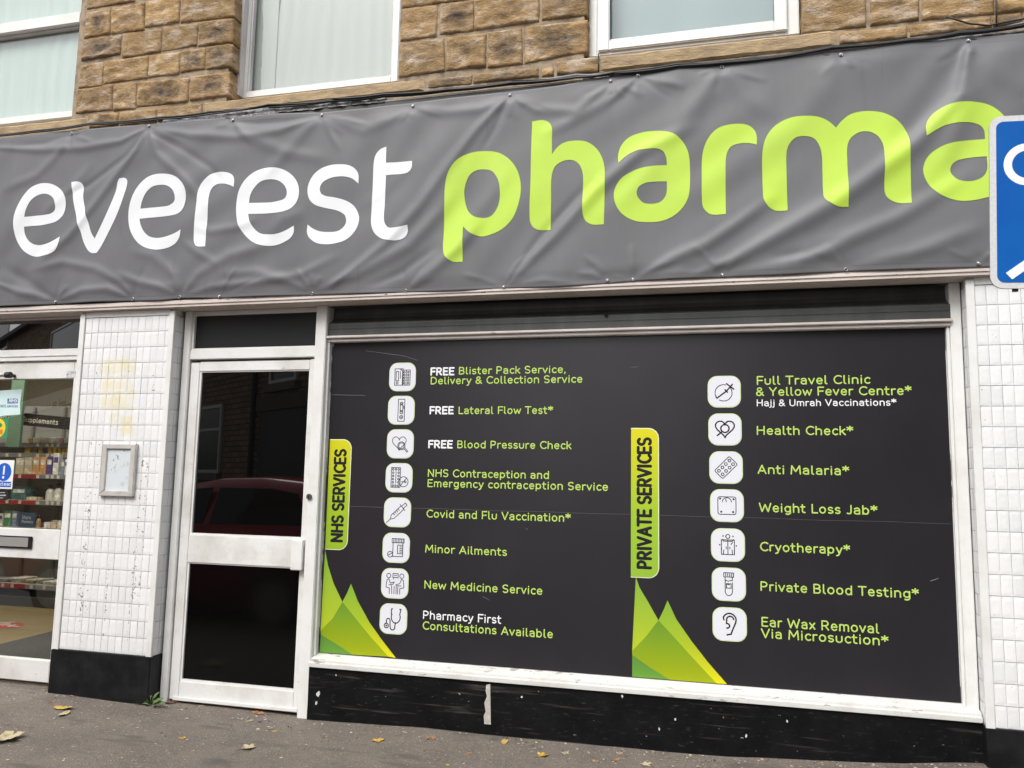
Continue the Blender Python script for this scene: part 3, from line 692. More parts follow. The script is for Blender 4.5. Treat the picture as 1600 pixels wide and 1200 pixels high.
# strip of bare render where the paint broke off
a = [(760, 1070), (766, 1069), (767, 1132), (757, 1131), (756, 1118), (759, 1112), (757, 1098), (761, 1088), (759, 1079)]
MB().prism_xz([XZ(*p, .043) for p in a], .0405, .05).build('bare_render_strip', mat('bare_render', (.50, .48, .43), .9, col2=(.36, .34, .30), vs=30, bump=.003), plinth)
rnd = random.Random(5)
chips = MB()
for (x, y, s) in ((497, 1085, 6), (494, 1098, 4), (1055, 1124, 3), (1030, 1139, 3), (972, 1088, 3), (1230, 1127, 2.5), (525, 1055, 2), (815, 1089, 2.5), (1166, 1150, 3)):
    c = XZ(x, y, .042); s *= .0022
    chips.prism_xz([(c[0]+s*rnd.uniform(.5, 1)*cos(t), c[1]+1.5*s*rnd.uniform(.4, 1)*sin(t)) for t in [i*.7 for i in range(9)]], .0412, .05)
split_build(chips, 'paint_chip', mat('chipped_paint', (.55, .54, .51), .8), plinth)
sp_ = MB().box(PX0+.0, PX1+.0, .165, .2, -.1, 2.384).build('bay_backing', BLK, B)

# ---- glazed shop door on the left
GD0, GD1 = -5.10, -4.118
gf = MB()
gf.box(-6.2, -4.03, .082, .16, 2.088, 2.166); gf.box(-6.2, -4.03, .096, .16, 2.372, 2.384); gf.box(-4.112, -4.02, .10, .16, -.05, 2.384)
gf.box(-5.19, -5.11, .082, .16, -.05, 2.088)
gf.box(-6.2, -5.19, .09, .16, -.05, .45); gf.box(-6.2, -6.12, .09, .16, .45, 2.088)
gframe = gf.build('shop_door_frame', WHITE, B, bevel=.003)
MB().box(-6.2, -4.03, .078, .0815, 2.117, 2.122).build('rail_seam', GROUT, gframe)
DFG = mat('dark_fanlight_film', (.006, .005, .004), .012, spec=1.0); DFG.node_tree.nodes['Principled BSDF'].inputs['IOR'].default_value = 1.9
GLS = glass('shop_glass', (.84, .87, .84), .10)
MB().poly([(-6.2, .12, 2.15), (-4.11, .12, 2.15), (-4.11, .12, 2.375), (-6.2, .12, 2.375)]).build('fanlight_pane', DFG, gframe)
MB().poly([(-6.13, .12, .44), (-5.18, .12, .44), (-5.18, .12, 2.1), (-6.13, .12, 2.1)]).build('side_pane', GLS, gframe)
g = MB(); y0, y1 = .096, .14
g.box(-4.142, -4.118, y0, y1, .03, 2.078); g.box(-5.10, -5.04, y0, y1, .03, 2.078)
g.box(-5.04, -4.142, y0, y1, 1.968, 2.078); g.box(-5.04, -4.142, y0, y1, .796, .984); g.box(-5.04, -4.142, y0, y1, .035, .168)
gdoor = g.build('glazed_door', WHITED, B, bevel=.003)
MB().poly([(-5.05, .12, .16), (-4.14, .12, .16), (-4.14, .12, 1.97), (-5.05, .12, 1.97)]).build('pane', GLS, gdoor)
x_ = at(50, 848, .09)
lp = MB(); lp.box(-4.80, -4.352, .084, .0955, .858, .936)
lpo = lp.build('letter_plate', BLK, gdoor, bevel=.003)
MB().box(-4.79, -4.372, .080, .0838, .867, .930).build('flap', mat('letter_flap', (.42, .41, .39), .35, metal=.5), lpo, bevel=.003)
hb = MB(); hz = at(0, 586, .04).z; hx = at(14, 585, .04).x
hb.tube([(-4.98, .045, hz), (hx-.02, .045, hz)], .014, 14); hb.build('grab_bar', mat('satin_steel', (.75, .74, .72), .28, metal=.9), gdoor, smooth=True)
MB().tube([(hx-.03, .045, hz), (hx+.012, .045, hz)], .021, 16).tube([(hx-.008, .045, hz), (hx-.008, .096, hz)], .012, 12).build('bar_end_cap', BLK, gdoor, bevel=.003)
st_ = XZ(112, 585, .095); 
MB().box(XZ(104, 583, .095)[0], XZ(119.5, 583, .095)[0], .0952, .0957, st_[1]-.020, st_[1]+.022).build('maker_sticker', mat('faded_sticker', (.55, .55, .56), .6, col2=(.25, .25, .28), vs=60, vlo=.5, vhi=.6), gdoor)

# ---- the shop inside
shopfl = mat('vinyl_plank_floor', (.30, .225, .10), .45, col2=(.22, .16, .07), vs=5, streak=(.5, 6, 1), vlo=.4, vhi=.65)
MB().box(-13, -3.35, .16, 3.3, -.05, .025).build('shop_floor', shopfl); tag(bpy.data.objects['shop_floor'], 'yellow brown vinyl floor inside the shop', kind='structure')
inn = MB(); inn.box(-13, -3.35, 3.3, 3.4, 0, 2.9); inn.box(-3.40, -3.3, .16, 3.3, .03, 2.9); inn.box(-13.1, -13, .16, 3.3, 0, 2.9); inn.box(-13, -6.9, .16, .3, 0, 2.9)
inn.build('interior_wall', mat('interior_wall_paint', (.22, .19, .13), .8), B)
MB().box(-13, -3.35, .17, 3.4, 2.72, 2.8).build('interior_ceiling', mat('ceiling_tiles', (.5, .47, .40), .9), B)
MB().prism_yz([(2.40, 1.60), (2.40, 2.69), (2.43, 2.69), (2.43, 1.60)], at(11, 680, 2.40).x, at(31, 680, 2.40).x).build('green_panel', mat('green_wall', (.085, .15, .10), .7), B)
mt_ = [on_ground(0, 1007, .03), on_ground(83, 986.5, .03)]
dv = (mt_[1]-mt_[0]); q0 = mt_[0]-dv*1.0; q1 = mt_[1]+dv*.6
matm = MB(); matm.v += [(q0.x, q0.y, .0265), (q1.x, q1.y, .0265), (-4.0, .16, .0265), (-6.2, .16, .0265), (q0.x, q0.y, .034), (q1.x, q1.y, .034), (-4.0, .16, .034), (-6.2, .16, .034)]
for q in ((4, 5, 6, 7), (0, 1, 5, 4), (1, 2, 6, 5), (3, 0, 4, 7)): matm.face(*q)
tag(matm.build('door_mat', mat('charcoal_mat', (.035, .036, .036), .95, col2=(.055, .055, .055), vs=30)), 'charcoal entrance mat on the floor just inside the glazed door', 'door mat')
fs = empty('floor_sticker', 'round red sticker with white marks on the shop floor', 'floor sticker')
c_ = on_ground(10, 977, .03); rr_ = abs(on_ground(49, 975, .03).x-c_.x)*.95
mb = MB(); mb.poly([(c_.x+rr_*cos(2*pi*i/40), c_.y+rr_*sin(2*pi*i/40), .0285) for i in range(40)]); mb.build('disc', mat('red_vinyl', (.50, .03, .025), .6), fs)
mb = MB()
for (x1_, y1_, x2_, y2_) in ((12, 977.5, 25, 976), (14, 977.5, 30, 979), (0, 973, 24, 971.5), (0, 975.5, 17, 973.5), (2, 977, 16, 975.5), (12, 977.5, 16, 979)):
    a = on_ground(x1_, y1_, .03); b_ = on_ground(x2_, y2_, .03); d = (b_-a).normalized()*.0; nn = Vector((-(b_-a).y, (b_-a).x, 0)).normalized()*.012
    mb.poly([(a.x+nn.x, a.y+nn.y, .0298), (b_.x+nn.x, b_.y+nn.y, .0298), (b_.x-nn.x, b_.y-nn.y, .0298), (a.x-nn.x, a.y-nn.y, .0298)])
mb.build('marking', TXW, fs)
cl = empty('ceiling_light', 'flat white light panel in the shop ceiling behind the glazed door', 'ceiling light')
lite = bpy.data.materials.new('lit_diffuser'); lite.use_nodes = True; bb = lite.node_tree.nodes['Principled BSDF']; bb.inputs['Emission Color'].default_value = (1, .93, .80, 1); bb.inputs['Emission Strength'].default_value = 12
MB().box(-6.0, -4.8, 1.0, 1.6, 2.70, 2.718).build('frame', UPVC, cl); MB().box(-5.96, -4.84, 1.04, 1.56, 2.690, 2.6995).build('diffuser', lite, cl)
cl2 = empty('ceiling_light', 'flat white light panel above the medicine shelves', 'ceiling light')
MB().box(-7.6, -6.4, 1.5, 2.1, 2.70, 2.718).build('frame', UPVC, cl2); MB().box(-7.56, -6.44, 1.54, 2.06, 2.690, 2.6995).build('diffuser', lite, cl2)
SY = 2.62                                       # front of the shelves
shelf = empty('shelving_unit', 'cream metal wall shelving stocked with medicines inside the shop', 'shelving')
CREAM = mat('shelf_cream', (.50, .48, .42), .5, col2=(.42, .40, .35), vs=3)
sx0, sx1 = at(-120, 740, SY).x, at(128, 740, SY).x
bk = MB(); bk.box(sx0, sx1, SY+.34, SY+.38, .03, 2.05)
for i in range(14): bk.box(sx0, sx1, SY+.335, SY+.3395, .12+i*.14, .245+i*.14)
bk.build('back_panel', mat('slat_panel', (.34, .34, .32), .6), shelf)
pst = MB()
for x in (at(79, 900, SY+.3).x, at(30, 900, SY+.3).x, at(-40, 900, SY+.3).x): pst.box(x-.012, x+.012, SY+.30, SY+.333, .03, 2.05)
pst.build('upright', mat('upright_grey', (.22, .22, .22), .5), shelf)
RED = mat('red_ticket_strip', (.32, .03, .035), .4); GREYS = mat('grey_ticket_strip', (.20, .21, .22), .4)
ROWS = [(692, .12), (708, .12), (741, .0), (782, .0), (825, -.02), (914, -.10)]
sz = []
for i, (py, dy) in enumerate(ROWS):
    Y = SY+dy; z = at(60, py, Y).z; sz.append((z, Y))
    mb = MB(); mb.box(sx0, sx1, Y, SY+.334, z-.025, z); s_ = mb.build('shelf_board', CREAM, shelf)
    cut = at({0: 5, 1: 5, 2: 58, 3: 56, 4: 40, 5: 40}[i], py, Y).x
    MB().box(sx0, cut, Y-.006, Y-.0005, z-.045, z-.002).build('ticket_strip', RED if i in (2, 3, 5) else GREYS, s_)
    MB().box(cut, sx1, Y-.006, Y-.0005, z-.045, z-.002).build('ticket_strip', GREYS, s_)
    tk = MB(); rnd = random.Random(i)
    for x in ([12, 32, 60, 75, 83, 92] if i != 5 else [5, 20, 50, 70]):
        X = at(x, py, Y).x; tk.box(X-.018, X+.018, Y-.0075, Y-.0065, z-.040, z-.006)
    split_build(tk, 'price_ticket', mat('ticket_paper', (.60, .58, .50), .6), s_)
MB().box(sx0, sx1, SY-.12, SY+.3, .026, .12).build('base_plinth', mat('base_dark', (.05, .05, .05), .6), shelf)
hd = MB(); p0 = at(-20, 640, SY-.1); p1 = at(128, 654, SY-.1); h_ = .125
hd.v += [(p0.x, p0.y, p0.z), (p1.x, p1.y, p1.z), (p1.x, p1.y, p1.z-h_), (p0.x, p0.y, p0.z-h_), (p0.x, p0.y+.04, p0.z), (p1.x, p1.y+.04, p1.z), (p1.x, p1.y+.04, p1.z-h_), (p0.x, p0.y+.04, p0.z-h_)]
for q in ((0, 1, 2, 3), (4, 7, 6, 5), (0, 4, 5, 1), (3, 2, 6, 7), (0, 3, 7, 4), (1, 5, 6, 2)): hd.face(*q)
hdr = empty('header_sign', 'black header board lettered Vitamins & Supplements above the shelves', 'sign')
hd.build('board', BLK, hdr)
mb = MB(); za = at(44, 652, SY-.1).z-.045
a_, b_ = at(-12, 655, SY-.1).x, at(91, 655, SY-.1).x
put_text(mb, 'Vitamins & Supplements', a_, b_, za, .045, SY-.1008, .16)
for i, v_ in enumerate(mb.v):
    k = (v_[0]-p0.x)/(p1.x-p0.x); mb.v[i] = (v_[0], v_[1], p0.z-.085+(p1.z-p0.z)*k+(v_[2]-za))
mb.v = [v_ for v_ in mb.v]
mb.build('lettering', mat('header_text', (.55, .52, .45), .6), hdr)

PAL = dict(cream=(.55, .47, .34), white=(.66, .65, .60), yellow=(.62, .43, .04), orange=(.62, .33, .14), purple=(.09, .06, .22), navy=(.03, .06, .14), green=(.10, .26, .10),
           blue=(.20, .24, .36), tan=(.48, .30, .14), grey=(.36, .36, .34), pink=(.45, .20, .18), brown=(.20, .11, .06), teal=(.04, .12, .13))
PM = {}
def pmat(c):
    if c not in PM: PM[c] = mat(c+'_packaging', PAL[c], .45, col2=tuple(min(1, v*1.5+.05) for v in PAL[c]), vs=22, vlo=.52, vhi=.60)
    return PM[c]
ORD = ['first', 'second', 'third', 'fourth', 'fifth', 'sixth', 'seventh', 'eighth', 'ninth', 'tenth', 'eleventh', 'twelfth']
RN = ['topmost', 'second', 'third', 'fourth', 'fifth', 'lowest']
PROD = {0: [(44, 50, 8, 'yellow', 'box'), (51, 62, 9, 'white', 'box'), (63, 74, 8, 'cream', 'box'), (75, 86, 9, 'white', 'box'), (92, 98, 8, 'pink', 'box'), (99, 108, 9, 'grey', 'box')],
        1: [(38, 46, 9, 'yellow', 'box'), (50, 56, 8, 'brown', 'tub'), (58, 64, 9, 'yellow', 'tub'), (72, 79, 11, 'yellow', 'tub'), (80.5, 87, 13, 'yellow', 'tub'), (88.5, 94, 13, 'yellow', 'tub'), (95, 99.5, 8, 'yellow', 'tub'), (100.5, 105, 9, 'orange', 'tub')],
        2: [(-8, 8, 18, 'pink', 'box'), (9, 22, 20, 'green', 'box'), (23, 36, 25, 'cream', 'box'), (37, 49, 26, 'cream', 'box'), (50, 60, 27, 'orange', 'box'), (61, 70.5, 27, 'orange', 'box'), (71.5, 80, 28, 'purple', 'box'), (81.5, 90, 33, 'white', 'box'), (94, 99, 24, 'blue', 'box'), (100, 106, 24, 'white', 'box')],
        3: [(16, 40, 20, 'teal', 'box'), (41, 56, 5, 'cream', 'box'), (67, 79, 25, 'white', 'bottle'), (80, 92, 27, 'white', 'bottle'), (93.5, 104, 27, 'grey', 'bottle')],
        4: [(-6, 3, 20, 'white', 'box'), (4, 16, 25, 'green', 'box'), (17, 25, 25, 'blue', 'box'), (52.5, 59.5, 19, 'tan', 'bottle'), (68, 78, 9, 'white', 'box'), (79, 87.5, 12, 'cream', 'box'), (89, 99, 12, 'white', 'box')],
        5: [(-5, 16, 6, 'grey', 'book'), (17, 38, 9, 'white', 'book'), (39, 55, 7, 'cream', 'book'), (56, 66, 8, 'grey', 'book'), (66.8, 90, 6, 'white', 'book')]}
KN = dict(box='medicine_box', tub='vitamin_tub', bottle='pump_bottle', book='leaflet_stack')
KW = dict(box='medicine box', tub='vitamin tub', bottle='lotion bottle', book='flat pack')
for row, items in PROD.items():
    z, Y = sz[row]; py = ROWS[row][0]
    for i, (xa, xb, hp, colr, kd) in enumerate(items):
        YY = Y+.05; X0 = at(xa, py, YY).x; X1 = at(xb, py, YY).x; h_ = at(60, py-hp, YY).z-at(60, py, YY).z; wd = X1-X0; cx = (X0+X1)/2; dp = min(.2, max(.06, wd*.8))
        lab = f'{colr} {KW[kd]}, {ORD[i]} from the left on the {RN[row]} shop shelf'
        mb = MB()
        if kd in ('box', 'book'):
            if kd == 'box': mb.box(X0, X1, YY, YY+dp, z+.001, z+h_)
            else:
                for k in range(3): mb.box(X0+.01*k, X1-.012*(2-k), YY-.01*k, YY+.16, z+.001+h_*k/3, z+h_*(k+1)/3-.003)
            o = mb.build(KN[kd], pmat(colr), bevel=.002)
            if kd == 'box' and h_ > .12:
                root = empty(KN[kd], lab, kd); o.name = 'carton'; o.parent = root
                MB().box(X0+wd*.12, X1-wd*.12, YY-.0012, YY-.0002, z+h_*.55, z+h_*.82).build('label', pmat('white' if colr != 'white' else 'purple'), root)
            else: tag(o, lab, kd if kd == 'box' else 'leaflets')
        else:
            root = empty(KN[kd], lab, kd)
            r = wd/2*.92
            if kd == 'tub':
                mb.tube([(cx, YY+r, z+.001), (cx, YY+r, z+h_*.78)], r, 16); mb.build('jar', pmat(colr), root)
                MB().tube([(cx, YY+r, z+h_*.79), (cx, YY+r, z+h_)], r*.85, 16).build('lid', pmat('yellow' if colr == 'yellow' else 'white'), root)
            else:
                mb.tube([(cx, YY+r, z+.001), (cx, YY+r, z+h_*.55), (cx, YY+r, z+h_*.68), (cx, YY+r, z+h_*.74)], [r, r, r*.75, r*.35], 16); mb.build('bottle', pmat(colr), root)
                MB().tube([(cx, YY+r, z+h_*.745), (cx, YY+r, z+h_*.9), (cx, YY+r, z+h_)], [r*.4, r*.4, r*.2], 10).tube([(cx, YY+r, z+h_*.95), (cx-r*.9, YY+r*.8, z+h_*.93)], r*.12, 6).build('pump', BLK, root)
# counter card on the fifth shelf
z, Y = sz[4]
cc = empty('display_card', 'navy display card with white lettering standing on the fifth shop shelf', 'display card')
X0, X1 = at(27, 822, Y).x, at(51, 822, Y).x; zt_ = at(40, 801, Y).z
MB().box(X0, X1, Y+.02, Y+.035, z+.001, zt_).build('card', mat('navy_card', (.05, .09, .16), .5), cc)
mb = MB(); put_text(mb, 'Share', X0+.03, X1-.05, z+.085, .03, Y+.0195, .2); put_text(mb, 'Pharmacy', X0+.03, X1-.02, z+.045, .026, Y+.0195, .2); mb.build('lettering', mat('card_text', (.5, .52, .55), .5), cc)

# ---- things stuck on the glazed door
gy = .1185
nh = empty('health_poster', 'pale teal notice with blue NHS logo taped inside the door glass', 'poster')
pp = [XZ(-22, 612, gy), XZ(34.5, 608, gy), XZ(31.5, 629, gy), XZ(31.5, 647.5, gy), XZ(-22, 652, gy)]
MB().prism_xz(pp, gy-.001, gy).build('sheet', mat('pale_teal_paper', (.55, .74, .73), .5, col2=(.66, .80, .79), vs=4), nh)
q = [XZ(12, 623, gy), XZ(28.5, 622, gy), XZ(28, 630, gy), XZ(12, 630.5, gy)]
MB().prism_xz(q, gy-.0022, gy-.0012).build('logo', mat('logo_blue', (.03, .12, .42), .5), nh)
mb = MB(); put_text(mb, 'NHS', q[0][0]+.012, q[1][0]-.008, q[3][1]+.008, .024, gy-.0024, .24)
mb.v = [(x+.25*(z_-q[3][1]), y_, z_) for (x, y_, z_) in mb.v]; mb.build('logo_lettering', TXW, nh)
mb = MB(); put_text(mb, 'NHS services', XZ(1, 636, gy)[0], XZ(28, 636, gy)[0], XZ(10, 636.5, gy)[1], .018, gy-.0012, .17); mb.build('lettering', mat('dark_teal_text', (.05, .09, .13), .5), nh)
mb = MB(); ribbon(mb, [XZ(x, 650-.018*(x+4)**1.85/1.2, gy) for x in range(-4, 32, 3)], .006, gy-.0012); mb.build('swoosh', TXW, nh)
ys = empty('round_sticker', 'green square sticker with yellow disc on the door glass', 'sticker')
q = [XZ(-18, 655, gy), XZ(13.5, 653, gy), XZ(11.5, 684, gy), XZ(-19, 685, gy)]
MB().prism_xz(q, gy-.001, gy).build('backing', mat('sticker_green', (.02, .25, .10), .45), ys)
c = XZ(-3.5, 669, gy); MB().prism_xz([(c[0]+.066*cos(2*pi*i/32), c[1]+.066*sin(2*pi*i/32)) for i in range(32)], gy-.0022, gy-.0012).build('disc', mat('sticker_yellow', (.75, .55, .02), .45), ys)
mb = MB(); ribbon(mb, [(c[0]-.03, c[1]+.02), (c[0]+.02, c[1]+.02)], .016, gy-.0023); ribbon(mb, [(c[0]+.012, c[1]+.036), (c[0]+.034, c[1]+.02), (c[0]+.012, c[1]+.004)], .011, gy-.0023); mb.build('arrow', mat('sticker_green_print', (.02, .22, .08), .5), ys)
MB().box(c[0]-.04, c[0]+.045, gy-.0031, gy-.0023, c[1]-.038, c[1]-.010).build('orange_band', mat('sticker_orange', (.62, .17, .03), .5), ys)
bs_ = empty('keep_clear_sign', 'white and blue keep clear sign with exclamation mark on the door glass', 'sign')
q = [XZ(-22, 718, gy), XZ(22.5, 719.5, gy), XZ(19, 765, gy), XZ(-24, 762, gy)]
zt_, zb_ = (q[0][1]+q[1][1])/2, (q[2][1]+q[3][1])/2; xr = (q[1][0]+q[2][0])/2; xl = (q[0][0]+q[3][0])/2
MB().box(xl, xr, gy-.001, gy, zb_, zt_).build('plate', mat('sign_white', (.78, .78, .76), .4), bs_)
SB = mat('sign_blue', (.01, .10, .50), .4)
c = XZ(6.5, 737.5, gy); MB().prism_xz([(c[0]+.060*cos(2*pi*i/36), c[1]+.060*sin(2*pi*i/36)) for i in range(36)], gy-.0022, gy-.0012).build('disc', SB, bs_)
MB().box(xl+.01, xr-.011, gy-.0022, gy-.0012, zb_+.012, XZ(10, 752.5, gy)[1]).build('caption_bar', SB, bs_)
mb = MB(); ribbon(mb, [(c[0], c[1]+.036), (c[0]-.001, c[1]-.012)], .014, gy-.0023); ribbon(mb, [(c[0]-.002, c[1]-.036), (c[0]-.002, c[1]-.035)], .018, gy-.0023)
put_text(mb, 'Keep clear', XZ(-20, 757, gy)[0], XZ(17, 758, gy)[0], zb_+.022, .020, gy-.0023, .18); mb.build('lettering', TXW, bs_)
bk_ = empty('black_notice', 'small black notice with white lines under the keep clear sign', 'sign')
q = [XZ(-20, 766.5, gy), XZ(13.5, 768, gy), XZ(12.5, 781, gy), XZ(-20, 780, gy)]
MB().box(q[0][0], q[1][0], gy-.001, gy, q[2][1], q[1][1]).build('sheet', BLK, bk_)
mb = MB()
for k, (x1_, yy, tt) in enumerate(((8, 769.8, .003), (9, 774, .005), (5, 778, .003))): ribbon(mb, [XZ(-18, yy, gy), XZ(x1_, yy, gy)], tt*1.4, gy-.0012)
mb.build('print_lines', mat('notice_print', (.4, .42, .45), .5), bk_)

# ---- notice frame on the left pilaster
nf = empty('notice_frame', 'silver snap frame holding a faded blank sheet on the left tiled pilaster', 'notice frame')
q = [XZ(160, 694, -.02), XZ(213, 694.5, -.02), XZ(208, 777, -.02), XZ(155, 774, -.02)]
x0 = (q[0][0]+q[3][0])/2; x1 = (q[1][0]+q[2][0])/2; z1 = (q[0][1]+q[1][1])/2; z0 = (q[2][1]+q[3][1])/2
t = .036
def mitre(nm, pts, ya, yb, tilt=0):
    o = MB().prism_xz(pts, ya, yb).build(nm, ALU, nf, bevel=.003); return o
mitre('frame_rail', [(x0, z1), (x1-.004, z1), (x1-t-.004, z1-t*.8), (x0+t, z1-t*.8)], -.024, -.004)
mitre('frame_rail', [(x0-.004, z0), (x1, z0), (x1-t, z0+t*.9), (x0+t*.9, z0+t*.9)], -.026, -.004)
mitre('frame_rail', [(x0-.001, z1-.001), (x0-.001, z0+.006), (x0+t-.001, z0+t*.9+.006), (x0+t-.001, z1-t*.8-.001)], -.022, -.004)
mitre('frame_rail', [(x1+.002, z1+.007), (x1+.002, z0+.001), (x1-t+.001, z0+t*.9+.001), (x1-t+.001, z1-t*.8+.002)], -.030, -.004)
MB().box(x0+.02, x1-.02, -.012, -.005, z0+.02, z1-.02).build('sheet', mat('faded_sheet', (.60, .64, .66), .4, col2=(.47, .50, .52), vs=14, vlo=.52, vhi=.62, sp=[((.27, .28, .29), 36, .66, .69, (1, 1, 1))]), nf)

# ------------------------------------------------------------ services panel
PY = .120
SP = empty('services_panel', 'large dark printed panel listing NHS and private services in lime text', 'sign panel')
pb = MB(); pb.box(-2.297, 1.0755, PY, PY+.02, .345, 2.166)
pb.build('backing_board', PANELM, SP)
mb = MB(); cz = (XZ(545, 790, PY)[1]+XZ(1490, 820, PY)[1])/2
ribbon(mb, [(-2.296+i*.12, cz+.0015*sin(i*1.3)) for i in range(29)], .0022, PY, rise=.0009)
mb.build('sheet_seam', mat('seam_edge', (.045, .042, .047), .5), SP)
mb = MB()
for pts in ([(572, 548), (600, 552), (630, 556), (652, 563)], [(519, 617), (545, 617.5), (571, 618)], [(754, 932), (760, 935), (765, 938)], [(986, 574), (997, 573)]):
    ribbon(mb, [XZ(*p, PY) for p in pts], .0025, PY, rise=.0006)
ribbon(mb, [XZ(1454, 908, PY), XZ(1466, 904, PY)], .004, PY, rise=.001); ribbon(mb, [XZ(822, 826, PY), XZ(824, 827, PY)], .004, PY, rise=.001)
split_build(mb, 'scratch', mat('scratch_grey', (.07, .07, .07), .5), SP)
mb = MB(); mb.prism_xz([XZ(516, 536.5, PY), XZ(522, 536, PY), XZ(521, 541.5, PY), XZ(516, 542.5, PY)], PY-.003, PY-.0002)
for pts in ([(515.8, 543), (514.5, 554)], [(514.3, 557), (511.5, 640), (502, 800), (498, 900), (494, 980)], ):
    P_ = [XZ(*p, PY) for p in pts]
    for a, b_ in zip(P_, P_[1:]): mb.box(-2.2985, -2.2950, PY-.003, PY-.0003, a[1]-.002, b_[1]+.002)
mb.box(1.0735, 1.0765, PY-.003, PY-.0003, .42, 2.15)
split_build(mb, 'worn_edge', mat('worn_white_edge', (.55, .55, .53), .5, col2=(.08, .08, .08), vs=5, vlo=.5, vhi=.55), SP)

GRAD1 = ramp_mat('tab_gradient', (0, 0, 1), [(.94, srgb(160, 196, 48)), (1.25, srgb(176, 205, 42)), (1.45, srgb(214, 218, 30)), (1.62, srgb(232, 224, 24))])
GRAD2 = ramp_mat('tab_gradient_tall', (0, 0, 1), [(.86, srgb(158, 200, 62)), (1.2, srgb(172, 208, 50)), (1.45, srgb(210, 220, 36)), (1.65, srgb(236, 226, 26))])
def tab(x0, x1, z0, z1, s, ts, te, tb, cap, m_, r=.05):
    t = empty_part('tab')
    def shape(e): return [(x0, z0-e), (x1-r, z0-e)]+[(x1-r+(r+e)*cos(radians(a)), z0+r+(r+e)*sin(radians(a))) for a in range(-80, 1, 20)]+[(x1-r+(r+e)*cos(radians(a)), z1-r+(r+e)*sin(radians(a))) for a in range(0, 81, 20)]+[(x1-r, z1+e), (x0, z1+e)]
    mb = MB(); mb.prism_xz(shape(.005), PY-.0008, PY-.0001); o = mb.build('service_tab', mat('tab_outline', (.68, .75, .48), .5, spec=.2), SP)
    MB().prism_xz(shape(0), PY-.0016, PY-.0009).build('tab_face', m_, o)
    mb = MB(); put_text(mb, s, ts, te, tb, cap, PY-.0017, .245, vertical=True); mb.build('tab_lettering', TXK, o)
def empty_part(n): return None
tab(-2.284, -2.147, .938, 1.576, 'NHS SERVICES', XZ(524, 846, PY)[1], XZ(532, 703, PY)[1], XZ(537, 780, PY)[0], .066, GRAD1)
tab(-.494, -.350, .862, 1.648, 'PRIVATE SERVICES', XZ(1009, 888, PY)[1], XZ(1007, 685, PY)[1], XZ(1016.5, 780, PY)[0], .066, GRAD2)

def leafset(fn, zb):
    """printed leaf emblem: tall leaf, right leaf, overlap, low leaf"""
    def P_(l): return [fn(*p) for p in l]
    lay = [('emblem_leaf', [(60, 262), (75, 345), (105, 440), (150, 535), (100, 620), (36, 685)], 'a'),
           ('emblem_leaf', [(195, 440), (230, 530), (290, 640), (355, 732), (428, 826), (390, 820), (300, 720), (228, 632), (150, 535), (175, 488)], 'b'),
           ('emblem_leaf', [(150, 535), (228, 632), (300, 720), (390, 820), (205, 810), (120, 755), (38, 705), (36, 685), (100, 620)], 'c'),
           ('emblem_leaf', [(38, 705), (120, 755), (205, 810), (31, 800)], 'd')]
    A1 = fn(30, 262); cx = {}
    for nm, pts, k in lay:
        P2 = P_(pts); 
        zs = [p[1] for p in P2]; lo, hi = min(zs), max(zs)
        col = dict(a=[(lo, srgb(196, 214, 44)), (hi, srgb(140, 190, 66))], b=[(lo, srgb(236, 228, 20)), ((lo+hi)/2, srgb(180, 205, 45)), (hi, srgb(138, 190, 62))],
                   c=[(lo, srgb(170, 182, 12)), ((lo+hi)/2, srgb(146, 176, 30)), (hi, srgb(110, 160, 48))], d=[(lo, srgb(112, 164, 60)), (hi, srgb(96, 152, 62))])[k]
        mb = MB(); z = PY-.0006-.00005*'abcd'.index(k)
        for i, p in enumerate(P2): P2[i] = (p[0], max(p[1], .3465))
        mb.prism_xz(P2, z, PY-.0001); mb.build(nm, ramp_mat('leaf_print', (0, 0, 1), col), SP)
leafset(lambda u_, v_: XZ(490+u_/3.333, 780+v_/3.333, PY), .34)
# the second emblem is the same print, drawn from the tab edge of the private list
def f2(u_, v_):
    x = np.interp(u_, [31, 60, 150, 195, 300, 390, 428], [50, 66, 165, 205, 320, 420, 466]); y = np.interp(v_, [262, 440, 535, 632, 685, 705, 755, 810, 826], [312, 415, 503, 585, 637, 655, 712, 768, 787])
    if u_ < 61: x = 50 if u_ != 60 else 66
    return XZ(970+x/2.807, 790+y/2.807, PY)
leafset(f2, .34)

